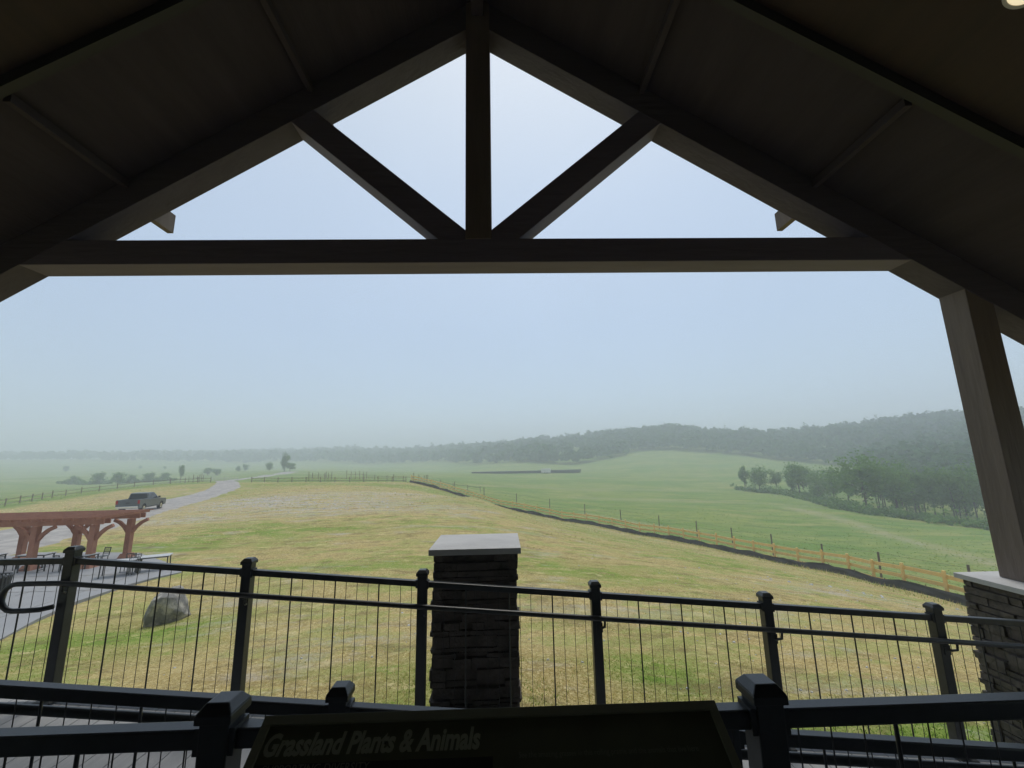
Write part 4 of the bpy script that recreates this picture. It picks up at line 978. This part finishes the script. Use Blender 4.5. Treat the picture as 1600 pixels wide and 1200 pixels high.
# far woods: one mass nobody could count
def forest():
    g = np.random.RandomState(77); th = np.array([-1.6,-1.16,-.871,-.577,-.369,-.279,-.128,-.067,.101,.177,.254,.332,.409,.487,.565,.644,.802,.961,1.121,1.282,1.6])
    De = np.array([720,700,680,660,620,600,520,440,370,345,372,402,385,372,350,332,285,175,140,130,125.])
    Ds = np.array([1250,1240,1320,1120,960,900,820,790,670,620,580,550,530,510,500,500,460,430,390,370,350.])
    Q = []; 
    def emit(n, sp_lo, sp_hi, t0, t1, H0, H1, nl, leaf, edge=False):
        t_ = g.uniform(t0, t1, n); e_ = np.interp(t_, th, De); s_ = np.interp(t_, th, Ds)
        y_ = e_+(s_-e_)*g.rand(n)**.8 if not edge else e_+g.uniform(0, 14, n)
        x_ = t_*y_; z_ = height(x_, y_); H = g.uniform(H0, H1, n)*(1+.35*vnoise(x_*.03, y_*.03))
        for i in range(n):
            # domed crown of leaf clumps; some spire-shaped
            m_ = nl; d = g.normal(size=(m_, 3)); d /= np.linalg.norm(d, axis=1)[:,None]; d[:,2] = np.abs(d[:,2])*1.0-.25
            w_ = H[i]*g.uniform(.27, .42); lob = 1+.28*np.sin(d[:,0]*5+g.uniform(0,6))*np.cos(d[:,1]*4+g.uniform(0,6))
            p = np.stack([x_[i]+d[:,0]*w_*lob, y_[i]+d[:,1]*w_*lob, z_[i]+H[i]*.52+d[:,2]*H[i]*.46*lob], -1)
            a = g.normal(size=(m_,3)); a /= np.linalg.norm(a, axis=1)[:,None]; b_ = np.cross(a, d); b_ /= np.linalg.norm(b_, axis=1)[:,None]+1e-9
            s2 = leaf*g.uniform(.5, 1.15, (m_,1))
            Q.append(np.stack([p-a*s2-b_*s2, p+a*s2-b_*s2, p+a*s2+b_*s2, p-a*s2+b_*s2], 1).reshape(-1, 3))
    emit(1900, 0, 0, .0, 1.6, 9, 15, 60, 1.0)
    emit(330, 0, 0, .08, 1.5, 6, 12, 60, .9, True)
    emit(2600, 0, 0, -1.6, .1, 10, 17, 26, 2.3)
    emit(300, 0, 0, -1.6, .1, 6, 11, 26, 1.8, True)
    # nearer hillside right of the field: finer clumps
    n = 260; t_ = g.uniform(.84, 1.6, n); e_ = np.interp(t_, th, De)-12; y_ = e_+g.rand(n)**1.2*130; x_ = t_*y_; z_ = height(x_, y_)
    for i in range(n):
        H = g.uniform(7, 12.5); V_, _ = crown_quads(g, 330, H*.33, H*.45, H*.08, .55, 8, .7); Q.append(V_+np.array([x_[i], y_[i], z_[i]]))
    # spiky and tall individuals along the skyline
    n = 420; t_ = g.uniform(-1.6, 1.6, n); s2_ = np.interp(t_, th, Ds)*g.uniform(.90, 1.02, n); x_ = t_*s2_; z_ = height(x_, s2_)
    for i in range(n):
        k_ = s2_[i]/400; H = g.uniform(12, 19)*min(1.3, max(1, k_*.7)); V_, _ = crown_quads(g, 90, H*g.uniform(.16, .34), H*.46, H*.04, .9*k_, 9, .9); Q.append(V_+np.array([x_[i], s2_[i], z_[i]]))
    me = quadmesh('far_woods', np.concatenate(Q), M['forest']); o = obj('far_woods', me)
    tag(o, 'hazy wooded hills closing the view along the skyline', 'woods', kind='stuff')
forest()

def undergrowth():
    g = np.random.RandomState(31); pts = [(95,168),(99,150),(96,130),(88,105),(92,97),(95,90),(98,83),(104,78)]; S = polyline(pts, .5); Q = []
    for p in S+[Vector((-228+k*.55, 222-3*math.sin(k*.06))) for k in range(95)]:
        for k in range(2):
            x_ = p.x+g.uniform(-1.5, 8); y_ = p.y+g.uniform(-1.5, 6); H = g.uniform(.7, 2.0)*(1 if g.rand() < .85 else 2.0); V_, _ = crown_quads(g, 42, H*1.1, H*.5, 0, .30, 5, .8)
            Q.append(V_+np.array([x_, y_, hz(x_, y_)-.15]))
    o = obj('undergrowth', quadmesh('undergrowth', np.concatenate(Q), M['leaf'])); tag(o, 'low dark brush at the foot of the trees in the hollow', 'undergrowth', kind='stuff')
undergrowth()

# rough tall grass along the silt fence and meadow edges
g = np.random.RandomState(21)
S = polyline(FENCE, .12); px_ = np.array([p.x for p in S]); py_ = np.array([p.y for p in S])
tx = np.gradient(px_); ty = np.gradient(py_); ln_ = np.hypot(tx, ty); nx, ny = -ty/ln_, tx/ln_
reps = 5; off_ = np.concatenate([g.normal(1.9, .45, len(S)) for _ in range(reps)])
xs = np.tile(px_, reps)+np.tile(nx, reps)*off_; ys = np.tile(py_, reps)+np.tile(ny, reps)*off_
o = tufts('fence_grass', xs, ys, np.clip(g.normal(.55, .2, len(xs)), 0, 1), .08, .30, .018, 8, .5); tag(o, 'tufts of tall grass along the black silt fence', 'grass', kind='stuff')

# pale scattered stones in the meadow
def pebbles():
    g = random.Random(4); b = MB()
    for k in range(480):
        c = g.choice([(-19,46,10,5),(-29,52,6,6),(-12,40,8,4),(-19,46,10,5),(-24,48,9,6),(-14,57,8,5),(-29,52,6,6),(-3,8,4,3),(5,8,4,3),(17,20,6,3),(9,14,8,5)])
        x_, y_ = g.gauss(c[0], c[2]*.6), g.gauss(c[1], c[3]*.6)
        if y_ < 4.6 or (x_ < -12 and y_ < 24): continue
        s_ = g.uniform(.012, .035)*(1 if y_ < 20 else 2.6); z_ = hz(x_, y_)
        P = [(x_+s_*g.uniform(.6,1.2)*math.cos(a)*1.3, y_+s_*g.uniform(.6,1.2)*math.sin(a), z_-.01) for a in (0,1.05,2.1,3.14,4.2,5.2)]
        T = [(x_+(p[0]-x_)*.6, y_+(p[1]-y_)*.6, z_+s_*g.uniform(.4,.8)) for p in P]
        b.add(P+T, [(6,7,8,9,10,11)]+[(i, (i+1) % 6, (i+1) % 6+6, i+6) for i in range(6)])
    tag(b.build('scattered_stones', M['cap']), 'small pale stones scattered over the dry meadow', 'stones', kind='stuff')
pebbles()

# ------------------------------------------------------------------ haze
HZ = bpy.data.materials.new('haze'); HZ.use_nodes = True; nt = HZ.node_tree; nt.nodes.clear()
pv = N(nt, 'ShaderNodeVolumePrincipled'); pv.inputs['Color'].default_value = (.88, .925, 1.0, 1); pv.inputs['Density'].default_value = .0018; pv.inputs['Anisotropy'].default_value = .1
ou = N(nt, 'ShaderNodeOutputMaterial'); nt.links.new(pv.outputs[0], ou.inputs['Volume'])
me_g = np.empty(len(ground.data.vertices)*3, dtype=np.float32); ground.data.vertices.foreach_get('co', me_g); gz = me_g[2::3]
b = MB().box(-1950, 1950, -1950, 1950, float(gz.min())-1.0, float(gz.max())+27)
hb = b.build('haze', HZ); tag(hb, kind='stuff')
print('ground z', gz.min(), gz.max())
